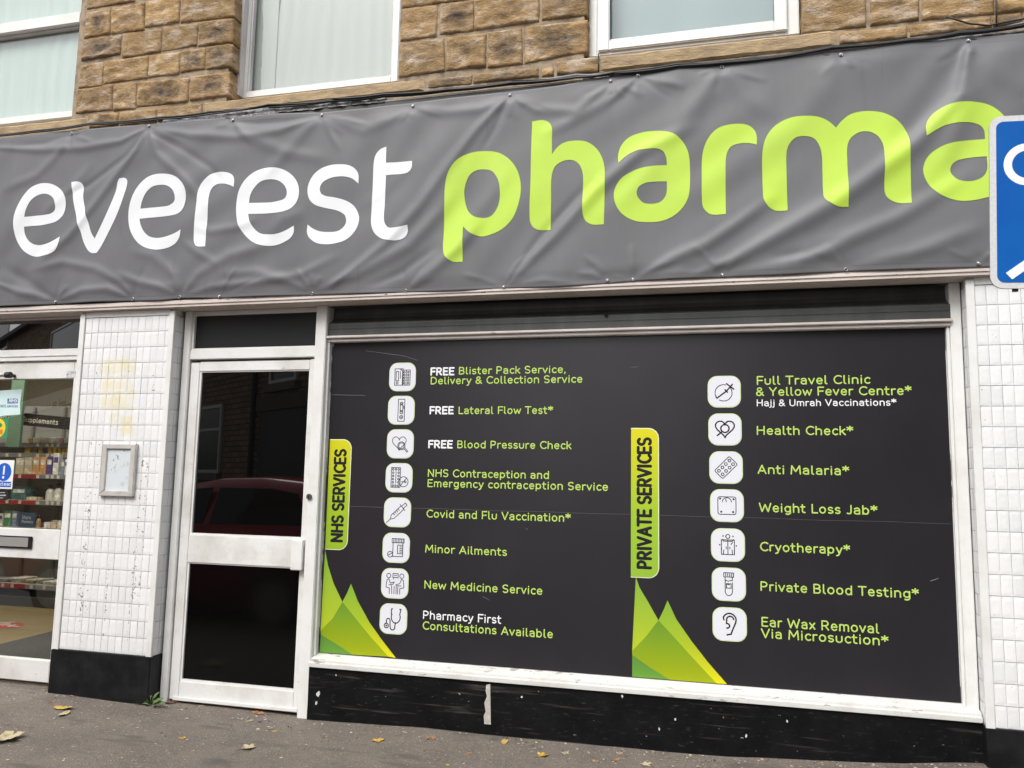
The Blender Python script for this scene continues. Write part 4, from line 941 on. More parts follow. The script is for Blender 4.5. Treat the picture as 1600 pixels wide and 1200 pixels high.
TL = [ # (string, x0, x1, baseline left px y, cap px, colour, weight)
 ('FREE', 673, 709.0, 585.8, 10.3, 'W', .25), ('Blister Pack Service,', 717, 884, 584.5, 10.3, 'G', .165), ('Delivery & Collection Service', 673, 909.5, 600, 10.3, 'G', .165),
 ('FREE', 671.5, 708.0, 646.3, 10.3, 'W', .25), ('Lateral Flow Test*', 716.5, 863.5, 646.3, 10.3, 'G', .165),
 ('FREE', 669.5, 706.5, 699.3, 10.5, 'W', .25), ('Blood Pressure Check', 714.5, 892, 699.6, 10.5, 'G', .165),
 ('NHS Contraception and', 668.5, 857.5, 744.3, 10.7, 'G', .165), ('Emergency contraception Service', 668, 949.5, 760.2, 10.7, 'G', .165),
 ('Covid and Flu Vaccination*', 666.5, 891, 807.8, 10.9, 'G', .165), ('Minor Ailments', 664.6, 791.5, 862.6, 11, 'G', .165), ('New Medicine Service', 663, 847, 918.8, 11.3, 'G', .165),
 ('Pharmacy First', 661, 782.5, 966.2, 11.4, 'W', .165), ('Consultations Available', 660.4, 863.5, 982.8, 11.4, 'G', .165),
 ('Full Travel Clinic', 1182.6, 1359, 600.6, 12, 'G', .165), ('& Yellow Fever Centre*', 1182, 1423.6, 618, 12, 'G', .165), ('Hajj & Umrah Vaccinations*', 1182.6, 1400, 634.2, 9.2, 'W', .17),
 ('Health Check*', 1182.6, 1332.5, 678.6, 12.2, 'G', .165), ('Anti Malaria*', 1184.5, 1326, 739.6, 12.4, 'G', .165), ('Weight Loss Jab*', 1186.8, 1370, 799, 12.6, 'G', .165),
 ('Cryotherapy*', 1188, 1327.3, 860.2, 12.8, 'G', .165), ('Private Blood Testing*', 1188.4, 1434.5, 922.2, 13, 'G', .165),
 ('Ear Wax Removal', 1190, 1372.6, 978, 13.2, 'G', .165), ('Via Microsuction*', 1190, 1387, 995.8, 13.2, 'G', .165)]
for s, xa, xb, yb, cap, colr, wt in TL:
    a = XZ(xa, yb, PY); b_ = XZ(xb, yb, PY); t = XZ(xa, yb-cap, PY); mb = MB()
    sc = (b_[0]-a[0])/(text_width(s)-.12-TR); pen = -.06
    for wd in s.split(' '):
        ww = text_width(wd); mb = MB(); put_text(mb, wd, a[0]+(pen+.06)*sc, a[0]+(pen+ww-.06-TR)*sc, a[1], t[1]-a[1], PY, wt)
        mb.build('printed_word', TXW if colr == 'W' else TXG, SP); pen += ww+text_width(' ')

# pictograms in unit squares (0..1), z up
def circ(x, y, r, n=14): return arc(x, y, r, r, 0, 360, n)
def rect(x0, y0, x1, y1): return [(x0, y0), (x1, y0), (x1, y1), (x0, y1), (x0, y0)]
def heart(cx, cy, s): return [(cx+s*.034*16*sin(t)**3/1.0, cy+s*.034*(13*cos(t)-5*cos(2*t)-2*cos(3*t)-cos(4*t))) for t in [2*pi*i/26 for i in range(27)]]
def rot(pts, a, cx=.5, cy=.5): return [(cx+(x-cx)*cos(a)-(y-cy)*sin(a), cy+(x-cx)*sin(a)+(y-cy)*cos(a)) for x, y in pts]
I = {}
I['blister'] = [rect(.2, .2, .52, .8), rect(.25, .36, .35, .7), circ(.3, .28, .04, 8), rect(.5, .2, .8, .75), [(.65, .2), (.65, .75)], [(.42, .45), (.42, .7)], [(.4, .8), (.44, .74), (.48, .8)]]+[circ(.575+.15*i, .27+.1*j, .032, 7) for i in range(2) for j in range(5)]
I['test'] = [rect(.38, .1, .63, .9), rect(.46, .38, .56, .78), circ(.505, .25, .065, 10), circ(.505, .25, .02, 6), [(.48, .74), (.54, .68)], [(.48, .68), (.54, .74)], [(.48, .44), (.54, .5)], [(.48, .5), (.54, .44)], [(.6, .55), (.6, .65)]]
I['bp'] = [heart(.46, .55, .5), circ(.55, .43, .145), circ(.55, .43, .105), [(.65, .33), (.77, .2), (.8, .24), (.69, .36)]]
I['pill'] = [rect(.2, .16, .55, .86), [(.38, .3), (.38, .72)], circ(.68, .36, .18), [(.56, .22), (.8, .5)], circ(.75, .36, .035, 7), [(.6, .36), (.68, .36)]]+[circ(.27, .22+.115*j, .032, 7) for j in range(6)]+[circ(.48, .22+.115*j, .032, 7) for j in range(6)]+[circ(.375, .22, .03, 7), circ(.375, .8, .03, 7)]
I['syringe'] = [rot(l, -.83) for l in ([(.5, -.05), (.5, .14)], [(.5, .14), (.42, .26), (.42, .76), (.58, .76), (.58, .26), (.5, .14)], [(.36, .76), (.64, .76)], [(.45, .76), (.45, .95), (.55, .95), (.55, .76)], [(.42, .36), (.5, .36)], [(.42, .44), (.5, .44)], [(.42, .52), (.5, .52)], [(.42, .6), (.5, .6)])]
I['jar'] = [rect(.34, .68, .8, .82), [(.38, .68), (.38, .2)], [(.76, .68), (.76, .2), (.36, .2)], rect(.56, .3, .76, .6), circ(.28, .27, .1), [(.21, .24), (.35, .31)]]+[[(.4+.06*i, .7), (.4+.06*i, .8)] for i in range(7)]+[[(.64, .36+.06*i), (.74, .36+.06*i)] for i in range(4)]
I['talk'] = [circ(.26, .76, .08, 10), circ(.76, .76, .08, 10), rect(.42, .7, .62, .84), [(.46, .7), (.44, .65)], [(.47, .77), (.57, .77)], [(.17, .42), (.2, .62), (.27, .65), (.33, .5), (.48, .55), (.44, .47), (.28, .44)], [(.17, .42), (.17, .36), (.3, .33), (.3, .14)], [(.85, .42), (.82, .62), (.75, .65), (.69, .5), (.54, .45), (.58, .42), (.74, .42)], [(.85, .42), (.85, .36), (.7, .33), (.7, .14)], [(.38, .42), (.4, .14)], [(.48, .4), (.48, .14)], [(.56, .4), (.56, .14)], [(.62, .38), (.62, .14)]]
I['steth'] = [[(.46, .84), (.42, .84), (.42, .66)]+arc(.59, .56, .17, .2, 150, 390)+[(.78, .84), (.73, .84)], [(.59, .38), (.56, .22)]+arc(.48, .22, .09, .1, 0, -180)+[(.38, .3)]+arc(.31, .42, .07, .09, 0, 180)+[(.24, .33)], circ(.24, .26, .08, 10), circ(.24, .26, .015, 5)]
I['travel'] = [arc(.48, .46, .27, .27, 75, 215, 9), arc(.48, .46, .27, .27, 240, 395, 9), 'B', [(.26, .3), (.24, .34)], [(.27, .29), (.58, .52)], [(.56, .5), (.76, .74)], [(.58, .76), (.8, .58)], [(.53, .56), (.6, .48)]]
I['health'] = ['B', heart(.5, .55, .55), circ(.5, .53, .13), [(.41, .43), (.26, .3)]]
I['malaria'] = [rot(l, .78) for l in [squircle(.5, .5, .18, .33, .04, 3)+[(.68, .79)]]+[circ(.42+.16*i, .27+.155*j, .046, 7) for i in range(2) for j in range(4)]]
I['malaria'] = [rot(l, -1.56) for l in I['malaria']]
I['scale'] = [squircle(.5, .5, .28, .28, .06, 3)+[(.78, .72)], arc(.5, .62, .14, .13, 0, 180)+[(.36, .62)], [(.49, .62), (.46, .7)], 'B', circ(.29, .72, .012, 5), circ(.71, .71, .012, 5), circ(.32, .3, .012, 5), circ(.69, .3, .012, 5)]
I['cryo'] = [circ(.5, .77, .065, 10), [(.33, .68), (.36, .62), (.64, .62), (.67, .68)], rect(.3, .2, .7, .66), [(.5, .2), (.5, .66)], [(.36, .2), (.37, .34)], [(.64, .2), (.63, .34)], [(.45, .38), (.45, .44)], [(.56, .38), (.56, .44)], [(.6, .52), (.64, .58)], circ(.35, .78, .012, 5), circ(.66, .78, .012, 5), circ(.25, .5, .012, 5), circ(.76, .48, .012, 5)]
I['tube'] = [rect(.35, .73, .65, .86), [(.39, .73), (.39, .28)]+arc(.5, .28, .11, .13, 180, 360)+[(.61, .56)], [(.61, .62), (.61, .73)], [(.39, .63), (.48, .6), (.61, .63)], rect(.43, .38, .57, .52), [(.46, .49), (.52, .49)]]+[[(.41+.06*i, .76), (.41+.06*i, .83)] for i in range(4)]
I['ear'] = ['B', [(.33, .63)]+arc(.5, .64, .2, .2, 160, 0)+[(.68, .54), (.6, .36), (.54, .2), (.42, .17)], [(.62, .66)]+arc(.52, .64, .11, .11, 20, 180)+[(.41, .52)]+arc(.43, .45, .07, .07, 100, -100)]
IL = [(629, 589, 'blister'), (627, 641, 'test'), (625.5, 693.5, 'bp'), (623.5, 746.5, 'pill'), (621, 800.5, 'syringe'), (619, 856, 'jar'), (617, 911.5, 'talk'), (614.7, 967, 'steth')]
IR = [(1131.5, 612, 'travel'), (1132.7, 671, 'health'), (1134.3, 730.5, 'malaria'), (1135.8, 790, 'scale'), (1137.3, 851.5, 'cryo'), (1138.7, 913, 'tube'), (1140, 975.5, 'ear')]
for col, hx, hz in ((IL, .080, .081), (IR, .0815, .081)):
    for (px, py, k) in col:
        c = XZ(px, py, PY)
        MBk = MB().prism_xz(squircle(c[0], c[1], hx+.004, hz+.004, .05), PY-.0007, PY-.0001)
        o = MBk.build('icon_tile', ICONE, SP)
        MB().prism_xz(squircle(c[0], c[1], hx, hz, .047), PY-.0013, PY-.0008).build('icon_face', ICONW, o)
        mb = MB(); wt = .0042; n_ = 0
        if k in ('steth',): wt = .0062
        for l in I[k]:
            if l == 'B': wt = .0075; continue
            ribbon(mb, [(c[0]+(x-.5)*2*hx, c[1]+(y-.5)*2*hz) for x, y in l], wt, PY-.0014, rise=.0003, k=n_ % 5); n_ += 1
        mb.build('pictogram', TXK, o)

# ------------------------------------------------------------ the banner
BY = -.046
TOPP = [(-300, 241), (0, 216.5), (113, 204), (233, 194.5), (300, 188.5), (364, 182.5), (435, 178), (503, 175.5), (575, 169.5), (645, 160.5), (720, 152), (797, 143), (870, 135), (954, 120.5), (997, 111.5), (1128, 98), (1220, 89), (1314, 79), (1420, 68), (1513, 58.5), (1600, 53), (1990, 12)]
BOTP = [(-300, 492), (0, 479), (90, 475.5), (150, 472), (208, 470.5), (250, 470), (283, 466.5), (345, 466), (420, 463), (490, 461.5), (560, 459), (636, 457), (710, 455), (789, 451), (870, 449), (950, 443.5), (992, 439.5), (1060, 436), (1130, 434), (1225, 430), (1323, 424.5), (1430, 421), (1530, 418), (1600, 415), (1990, 396)]
tx = [XZ(*p, BY) for p in TOPP]; bx = [XZ(*p, BY) for p in BOTP]
def ztop(x): return np.interp(x, [p[0] for p in tx], [p[1] for p in tx])
def zbot(x): return np.interp(x, [p[0] for p in bx], [p[1] for p in bx])
SCT = [(-120, 225), (112, 209), (233, 197), (364, 188), (503, 180), (645, 166), (797, 149), (954, 127), (997, 118), (1128, 105), (1314, 86), (1513, 64), (1680, 48)]
SCB = [(-100, 480), (87, 472), (208, 467.5), (281, 464.5), (343, 463.5), (488, 459), (634, 454.5), (787, 449), (949, 438.5), (989, 437), (1129, 430), (1322, 421.5), (1529, 412), (1700, 402)]
SCR = [XZ(*p, BY) for p in SCT+SCB]
CRE = [ # polylines in picture space, width px, height mm (+ out), start taper, end taper
 ([(797, 150), (745, 205), (700, 262), (655, 325), (600, 385), (520, 447)], 13, 13, 1, .3), ([(797, 150), (775, 200), (752, 240)], 8, -5, 1, 0),
 ([(789, 448), (815, 420), (865, 372), (930, 300), (1000, 240), (1100, 190)], 14, 14, 1, 0), ([(795, 440), (845, 372), (900, 312), (935, 280)], 10, -8, 1, 0),
 ([(991, 438), (1050, 405), (1105, 382), (1150, 352), (1220, 300)], 12, 11, 1, 0),
 ([(1085, 432), (1140, 410), (1236, 356), (1301, 320), (1360, 278), (1430, 225), (1500, 150), (1513, 70)], 17, 16, .5, .8),
 ([(1130, 431), (1245, 412), (1340, 368), (1405, 340), (1470, 300), (1530, 262)], 15, 13, 1, 0), ([(1322, 423), (1420, 400), (1480, 376), (1545, 350)], 14, 10, 1, 0),
 ([(490, 459), (560, 428), (640, 384), (690, 330), (720, 290)], 14, 11, 1, 0), ([(635, 455), (680, 420), (720, 385), (760, 340)], 12, 10, 1, 0), ([(560, 457), (625, 428), (690, 380)], 9, -6, 0, 0),
 ([(997, 119), (940, 165), (885, 195), (840, 215)], 13, 8, 1, 0), ([(997, 119), (1020, 124), (1075, 138)], 8, 7, 1, 0), ([(954, 128), (975, 122), (997, 119)], 6, -5, 1, 1),
 ([(1128, 106), (1100, 150), (1050, 220), (985, 300), (930, 350)], 22, 8, 1, 0), ([(1128, 106), (1165, 150), (1215, 190)], 18, 7, 1, 0),
 ([(1513, 66), (1470, 130), (1430, 190), (1385, 240)], 22, -11, 1, 0), ([(1513, 66), (1555, 110), (1600, 150)], 20, 9, 1, 0), ([(1513, 66), (1515, 140), (1480, 240), (1430, 300)], 18, 9, 1, 0),
 ([(1314, 87), (1290, 140), (1240, 200), (1190, 235)], 26, 5, 1, 0),
 ([(503, 181), (440, 205), (370, 215), (300, 212), (233, 199)], 11, 8, 1, 1), ([(503, 181), (470, 215), (440, 250), (400, 290)], 15, 7, 1, 0), ([(503, 181), (450, 190), (400, 193), (364, 190)], 8, -7, 1, 1),
 ([(233, 198), (215, 235), (180, 280), (150, 320), (110, 370), (50, 420)], 11, 11, 1, 0), ([(233, 198), (190, 222), (130, 232), (60, 235), (0, 232)], 10, 9, 1, .3), ([(233, 198), (200, 245), (140, 290), (90, 315)], 8, -6, 1, 0),
 ([(233, 198), (245, 240), (290, 280), (330, 330)], 10, 7, 1, 0), ([(240, 210), (290, 236), (330, 262), (360, 300)], 8, -5, 1, 0), ([(112, 210), (70, 225), (20, 228)], 8, -5, 1, 0), ([(112, 210), (95, 240), (60, 275), (0, 300)], 12, 6, 1, 0),
 ([(364, 189), (390, 215), (450, 240), (520, 250)], 14, 6, 1, 0), ([(645, 167), (610, 190), (570, 205), (503, 182)], 12, 5, 1, .6), ([(645, 167), (700, 175), (750, 172), (797, 151)], 12, 7, 1, .8), ([(797, 150), (840, 172), (900, 175), (954, 130)], 11, 7, 1, .8),
 ([(0, 445), (35, 458), (87, 471)], 9, 9, .3, 1), ([(87, 471), (45, 440), (0, 415)], 12, -7, 1, 0), ([(87, 471), (130, 455), (170, 452), (208, 467)], 9, 8, 1, 1), ([(208, 467), (190, 440), (150, 420), (100, 410), (40, 425)], 10, 7, 1, 0),
 ([(283, 465), (250, 448), (215, 440), (180, 425)], 9, 8, 1, 0), ([(283, 465), (310, 430), (360, 400), (430, 380)], 13, 8, 1, 0), ([(283, 465), (330, 450), (400, 442), (470, 430), (540, 395)], 10, 8, 1, 0), ([(283, 465), (275, 430), (240, 400), (200, 390)], 12, 6, 1, 0),
 ([(488, 458), (450, 440), (400, 425), (340, 430)], 11, 7, 1, 0), ([(300, 352), (330, 362), (370, 356), (410, 340)], 10, 6, 0, 0), ([(285, 375), (310, 395), (345, 415)], 9, 6, 0, 0), ([(480, 330), (440, 345), (420, 372)], 14, 5, 0, 0),
 ([(949, 441), (900, 446), (850, 440), (789, 449)], 7, 9, 1, 1), ([(949, 441), (925, 430), (900, 428)], 6, 6, 1, 0), ([(989, 438), (1060, 428), (1129, 431)], 8, 8, 1, 1), ([(1129, 431), (1220, 424), (1322, 422)], 8, 7, 1, 1),
 ([(1200, 405), (1260, 395), (1320, 372)], 9, -6, 0, 0), ([(700, 400), (735, 350), (775, 300), (800, 260)], 18, 6, 0, 0), ([(60, 340), (110, 300), (150, 250)], 12, 5, 0, 0), ([(560, 330), (600, 300), (660, 240)], 16, 5, 0, 0)]
rc_ = random.Random(77)
for i, (x_, y_) in enumerate(SCT+SCB):
    top_ = i < len(SCT)
    for k in range(rc_.choice([2, 3, 3, 4])):
        a_ = radians(rc_.uniform(15, 165)); L_ = rc_.uniform(28, 85); sy = 1 if top_ else -1
        CRE.append(([(x_, y_), (x_+L_*.5*cos(a_), y_+sy*L_*.42*sin(a_)+rc_.uniform(-3, 3)), (x_+L_*cos(a_), y_+sy*L_*.75*sin(a_))], rc_.uniform(4, 7), rc_.choice([-2.5, 2.5, 4]), 1, 0))
CR = []
for pts, wpx, amp, t0, t1 in CRE:
    P_ = np.array([XZ(*p, BY) for p in pts]); d = np.r_[0, np.cumsum(np.hypot(*np.diff(P_, axis=0).T))]
    CR.append((P_, d, wpx*.0029, amp*.00100, t0, t1))
def bheight(X, Z):
    X = np.asarray(X, float); Z = np.asarray(Z, float); H = np.zeros_like(X)
    for P_, D_, w_, amp, t0, t1 in CR:
        mn = P_.min(0)-w_*4; mx = P_.max(0)+w_*4; I_ = np.nonzero((X > mn[0]) & (X < mx[0]) & (Z > mn[1]) & (Z < mx[1]))[0]
        if not len(I_): continue
        x = X[I_]; z = Z[I_]; best = np.full(len(I_), 1e9); tt = np.zeros(len(I_))
        for i in range(len(P_)-1):
            a, b_ = P_[i], P_[i+1]; e = b_-a; L2 = e@e
            t = np.clip(((x-a[0])*e[0]+(z-a[1])*e[1])/L2, 0, 1); dd = np.hypot(x-a[0]-t*e[0], z-a[1]-t*e[1])
            k = dd < best; best = np.where(k, dd, best); tt = np.where(k, (D_[i]+t*math.sqrt(L2))/D_[-1], tt)
        # narrow and low at a fixing, wide and soft away from it, fading at a free end
        lo = np.clip(tt/.35, 0, 1); hi = np.clip((1-tt)/.35, 0, 1)
        wloc = w_*(.45+.55*np.minimum(lo if t0 > 0 else 1, hi if t1 > 0 else 1))
        fade = (np.sin(lo*pi/2) if t0 == 0 else .55+.45*lo)*(np.sin(hi*pi/2) if t1 == 0 else .55+.45*hi)
        H[I_] += amp*fade*np.exp(-(best/wloc)**2)
    # slack of the sheet
    u_ = X*.72+Z*.70; v_ = -X*.70+Z*.72
    H += .0042*np.sin(v_*13+1.3*np.sin(u_*1.9)+.8)*(.5+.5*np.sin(u_*2.3+1.1*np.sin(v_*1.1)))
    H += .0022*np.sin(v_*29+2.0*np.sin(u_*3.1)+2)*(.5+.5*np.sin(u_*3.7+X*1.3))
    H += .0016*np.sin(X*9+4*np.sin(Z*3))*np.sin(Z*11+X)
    top = ztop(X); bot = zbot(X); e = np.minimum(top-Z, Z-bot); k = np.clip(e/.10, 0, 1); k = k*k*(3-2*k)
    H = H*(.25+.75*k)+.010*k
    near = np.full_like(X, 9.)
    for s_ in SCR: near = np.minimum(near, np.hypot(X-s_[0], Z-s_[1]))
    pin = np.clip(near/.05, 0, 1)
    edge = (1-k)*np.clip((near-.03)/.20, 0, 1)*.007
    return (H+edge)*(.08+.92*pin)
def bsurf(X, Z, off=0.0): return BY-bheight(X, Z)-off
bn = empty('shop_banner', 'creased grey vinyl banner reading everest pharma fixed over the shop fascia', 'banner')
X0, X1 = tx[0][0], tx[-1][0]; nx = int((X1-X0)/.0095); nz_ = 128
gx = np.linspace(X0, X1, nx+1)
zz = np.linspace(0, 1, nz_+1)
GXm, GV = np.meshgrid(gx, zz); GZm = zbot(GXm)*(1-GV)+ztop(GXm)*GV
GYm = bsurf(GXm.ravel(), GZm.ravel())
mb = MB(); mb.v = list(zip(GXm.ravel().tolist(), GYm.tolist(), GZm.ravel().tolist()))
for j in range(nz_):
    for i in range(nx):
        a = j*(nx+1)+i; mb.f.append((a, a+1, a+nx+2, a+nx+1))
me_b = mb.build('vinyl_sheet', PVC, bn, smooth=True)
so_ = me_b.modifiers.new('thickness', 'SOLIDIFY'); so_.thickness = .0012; so_.offset = -1
hem = MB()
for (fn, sg) in ((ztop, -1), (zbot, 1)):        # welded hem line 30 mm in from each edge
    xs = np.linspace(X0, X1, 900); z = fn(xs)+sg*.030; y = bsurf(xs, z, .0006)
    z2 = z+sg*.0022; y2 = bsurf(xs, z2, .0006); b0 = len(hem.v)
    hem.v += list(zip(xs.tolist(), y.tolist(), z.tolist()))+list(zip(xs.tolist(), y2.tolist(), z2.tolist()))
    for i in range(899): hem.f.append((b0+i, b0+i+1, b0+900+i+1, b0+900+i)) if sg > 0 else hem.f.append((b0+i, b0+900+i, b0+900+i+1, b0+i+1))
hem.build('hem_weld', mat('pvc_hem', (.14, .138, .14), .45), bn)

def P(ox, oy, s, txt):
    out = []
    for t in txt.split():
        c = t.endswith('!'); a, b_ = t.rstrip('!').split(','); p = XZ(ox+float(a)/s, oy+float(b_)/s, BY-.012)
        out.append((p[0], p[1], 'c') if c else p)
    return out
LET = [
 ('e', LWHITE, (10, 260, 8), '672,880! 665,960 620,1050 540,1100 460,1118 380,1130 290,1105 200,1040 130,940 98,830 88,700 105,590 150,470 220,355 300,270 390,225 480,208 580,225 670,280 725,355 740,440 730,540 695,620 620,685 530,715 430,735 320,742 215,752! 222,830 260,910 320,962 400,985 490,970 580,932', '225,632! 240,560 290,450 360,380 450,343 530,352 590,400 610,460 605,540 560,585 480,605 350,618'),
 ('v', LWHITE, (10, 260, 8), '815,197! 900,192 945,215 960,270 960,400 985,530 1030,720 1060,830 1100,900! 1200,700 1300,480 1370,300 1390,200 1412,152! 1470,142 1505,165 1508,220 1480,330 1400,560 1290,790 1180,1000 1125,1080! 1060,1080 1010,1040 960,940 930,820 880,640 835,440 825,300', None),
 ('e', LWHITE, (190, 250, 8), '738,868! 725,950 680,1030 600,1085 510,1112 420,1120 300,1095 200,1030 120,910 88,800 82,700 98,570 140,440 210,320 300,230 400,182 520,170 630,185 720,240 785,330 802,440 785,550 745,630 680,675 590,695 480,710 350,722 222,733! 235,800 270,880 330,945 410,972 500,968 600,940 680,905', '232,607! 255,510 310,400 390,330 490,308 570,320 635,370 662,440 658,510 600,562 540,578 450,588 340,597'),
 ('r', LWHITE, (190, 250, 8), '1402,335! 1330,305 1250,290 1180,305 1120,360 1092,450 1085,560 1070,760 1055,950 1048,1080! 950,1080 915,1050 898,990 905,850 925,640 945,450 975,330 1040,240 1120,175 1200,150 1300,150 1370,175 1405,230', None),
 ('e', LWHITE, (360, 250, 8), '793,820! 788,910 740,980 660,1030 560,1065 440,1073 320,1045 220,980 130,870 85,760 68,620 78,490 110,370 180,250 280,160 390,112 530,95 650,115 760,180 835,280 858,400 835,510 775,590 690,635 590,655 450,668 330,672 222,675! 240,760 290,850 370,915 470,930 570,925 680,885', '230,535! 245,440 300,340 380,270 480,243 580,250 660,300 700,370 700,440 670,485 600,510 500,528 380,533'),
 ('s', LWHITE, (460, 220, 6.855), '685,457! 620,405 550,385 480,382 390,398 310,440 275,500 285,560 330,590 420,605 510,625 590,660 650,715 690,810 680,900 630,990 550,1060 450,1095 350,1108 240,1095 160,1040 133,980 140,895! 190,935 270,968 370,975 460,965 520,925 550,870 540,800 500,765 440,740 340,720 230,690 170,640 143,560 150,470 200,370 280,300 380,262 480,252 580,262 650,300 685,360', None),
 ('t', LWHITE, (460, 220, 6.855), '985,62! 980,235! 1100,228 1258,215! 1255,285 1220,335 1150,355 1060,360 980,367! 975,520 968,700 963,830 975,890 1010,930 1070,935 1140,925 1215,903! 1215,980 1180,1035 1110,1065 1020,1068 930,1045 860,990 825,900 825,760 835,560 843,350 850,230 870,150 920,90', None),
 ('p', LGREEN, (680, 180, 5), '215,1145! 140,1145 85,1110 62,1050 65,900 72,700 78,550 100,460 150,375 220,320 310,288 430,280 510,298 590,355 645,440 670,560 655,680 610,800 540,880 460,925 370,948 290,930 250,900 220,870!', '225,620 235,540 270,465 320,430 380,422 440,435 485,490 505,570 500,680 465,760 420,797 360,805 300,790 250,735'),
 ('h', LGREEN, (680, 180, 5), '757,47! 840,37 890,58 913,105 912,200 912,305! 960,245 1020,210 1110,198 1190,210 1260,260 1305,335 1325,430 1325,600 1318,853! 1230,855 1175,825 1153,765 1152,620 1155,480 1140,410 1105,365 1050,348 980,365 930,410 908,490 905,650 900,892! 810,895 762,870 738,815 745,500 750,250', None),
 ('a', LGREEN, (940, 180, 6.154), '163,462! 160,380 190,290 260,215 370,170 500,152 620,160 720,200 800,285 840,390 850,520 848,700 830,800 770,900 680,975 570,1018 440,1028 320,1015 210,960 145,880 118,780 135,690 190,610 280,550 380,510 500,490 628,482! 622,410 590,350 530,328 430,332 330,350 240,395', '628,635! 625,740 600,800 550,840 470,852 400,840 350,790 338,740 360,690 420,655 510,640'),
 ('r', LGREEN, (940, 180, 6.154), '1492,285! 1420,268 1340,268 1260,290 1215,340 1195,420 1192,600 1193,800 1195,950! 1080,957 1020,935 975,880 965,800 963,600 965,420 985,310 1040,200 1120,125 1220,92 1340,82 1420,100 1475,150 1492,210', None),
 ('m', LGREEN, (1170, 160, 5.926), '360,998! 260,1002 190,970 140,900 130,820 125,650 125,480 150,350 210,250 300,180 410,140 540,128 650,137 740,175 808,232! 860,170 940,110 1040,82 1150,78 1260,97 1370,155 1440,230 1480,320 1490,430 1500,650 1508,930! 1400,932 1320,905 1270,860 1255,790 1255,600 1250,430 1225,350 1170,290 1090,265 1010,280 940,335 913,410 912,550 920,750 922,970! 830,970 760,940 700,890 687,820 683,650 675,470 650,390 600,330 520,313 440,325 380,380 350,460 350,650 355,850', None),
 ('a', LGREEN, (1420, 140, 6.317), '170,467! 165,370 195,290 270,215 380,160 520,132 680,130 790,150 880,200 950,270 1010,370 1040,500 1045,700 1030,850 960,980 870,1045 785,1062 660,1090 540,1100 420,1080 300,1030 200,940 150,840 145,760 190,660 290,580 420,530 580,500 755,485! 745,400 710,355 640,330 560,328 440,340 330,370', '770,657! 775,770 750,840 690,885 590,907 490,890 430,840 410,790 435,730 500,690 620,668')]
def inside(pts, poly):
    x, z = pts[:, 0], pts[:, 1]; c = np.zeros(len(pts), bool); n = len(poly); j = n-1
    for i in range(n):
        xi, zi = poly[i]; xj, zj = poly[j]
        if zi != zj: c ^= ((zi > z) != (zj > z)) & (x < (xj-xi)*(z-zi)/(zj-zi)+xi)
        j = i
    return c
EYE = mat('tarnished_eyelet', (.30, .30, .30), .35, metal=1)
OUTW = mat('print_outline', (.66, .74, .45), .45, spec=.3)
def drape(name, loops, m_, off, lab=None):
    allv = []; edges = []
    for lp_ in loops:
        b0 = len(allv); allv += lp_; edges += [(b0+i, b0+(i+1) % len(lp_)) for i in range(len(lp_))]
    A = np.array(allv); xs = np.arange(A[:, 0].min(), A[:, 0].max(), .0095); zs = np.arange(A[:, 1].min(), A[:, 1].max(), .0095)
    XX, ZZ = np.meshgrid(xs, zs); Q = np.c_[XX.ravel(), ZZ.ravel()]
    k = inside(Q, loops[0])
    for l in loops[1:]: k &= ~inside(Q, l)
    Q = Q[k]
    vv = [Vector(p) for p in allv]+[Vector(p) for p in Q]
    vo, eo, fo, *_ = delaunay_2d_cdt(vv, edges, [], 0, 1e-6)
    V_ = np.array([tuple(p) for p in vo]); F_ = np.array([f for f in fo if len(f) == 3]); Cn = V_[F_].mean(1)
    k = inside(Cn, loops[0])
    for l in loops[1:]: k &= ~inside(Cn, l)
    F_ = F_[k]; y = bsurf(V_[:, 0], V_[:, 1], off)
    mb = MB(); mb.v = list(zip(V_[:, 0].tolist(), y.tolist(), V_[:, 1].tolist())); mb.f = [tuple(f) for f in F_.tolist()]
    me = bpy.data.meshes.new(name); me.from_pydata(mb.v, [], mb.f); me.materials.append(m_)
    bm = bmesh.new(); bm.from_mesh(me)
    for f in bm.faces:
        if f.normal.y > 0: f.normal_flip()
    loose = [v for v in bm.verts if not v.link_faces]; bmesh.ops.delete(bm, geom=loose, context='VERTS')
    bm.to_mesh(me); bm.free()
    for p in me.polygons: p.use_smooth = True
    o = bpy.data.objects.new(name, me); C.objects.link(o); o.parent = bn
    if lab: o['label'] = lab
    return o
for ch, m_, (ox, oy, s), outer, hole in LET:
    loops = [spline(P(ox, oy, s, outer), 5)]
    if hole: loops.append(spline(P(ox, oy, s, hole), 5))
    drape('letter', loops, m_, .0017, ('white' if m_ is LWHITE else 'lime green')+' letter '+ch)
for (cx_, cz_) in SCR:
    y = BY-.004
    mb = MB(); n = 16
    for i in range(n):                                   # eyelet ring
        pass
    r1, r2 = .006, .0105
    for i in range(n):
        a = 2*pi*i/n; mb.v += [(cx_+r1*cos(a), y-.0015, cz_+r1*sin(a)), (cx_+(r1+r2)/2*cos(a), y-.0035, cz_+(r1+r2)/2*sin(a)), (cx_+r2*cos(a), y, cz_+r2*sin(a))]
    for i in range(n):
        a = 3*i; b_ = 3*((i+1) % n); mb.f += [(a, a+1, b_+1, b_), (a+1, a+2, b_+2, b_+1)]
    ey = mb.build('eyelet', EYE, bn, smooth=True)
    if (round(cx_*1000) % 4) != 1:
        MB().tube([(cx_, y+.004, cz_), (cx_, y-.003, cz_), (cx_, y-.0065, cz_)], [.0055, .0055, .0025], 12).build('screw', CHROME, ey, smooth=True)

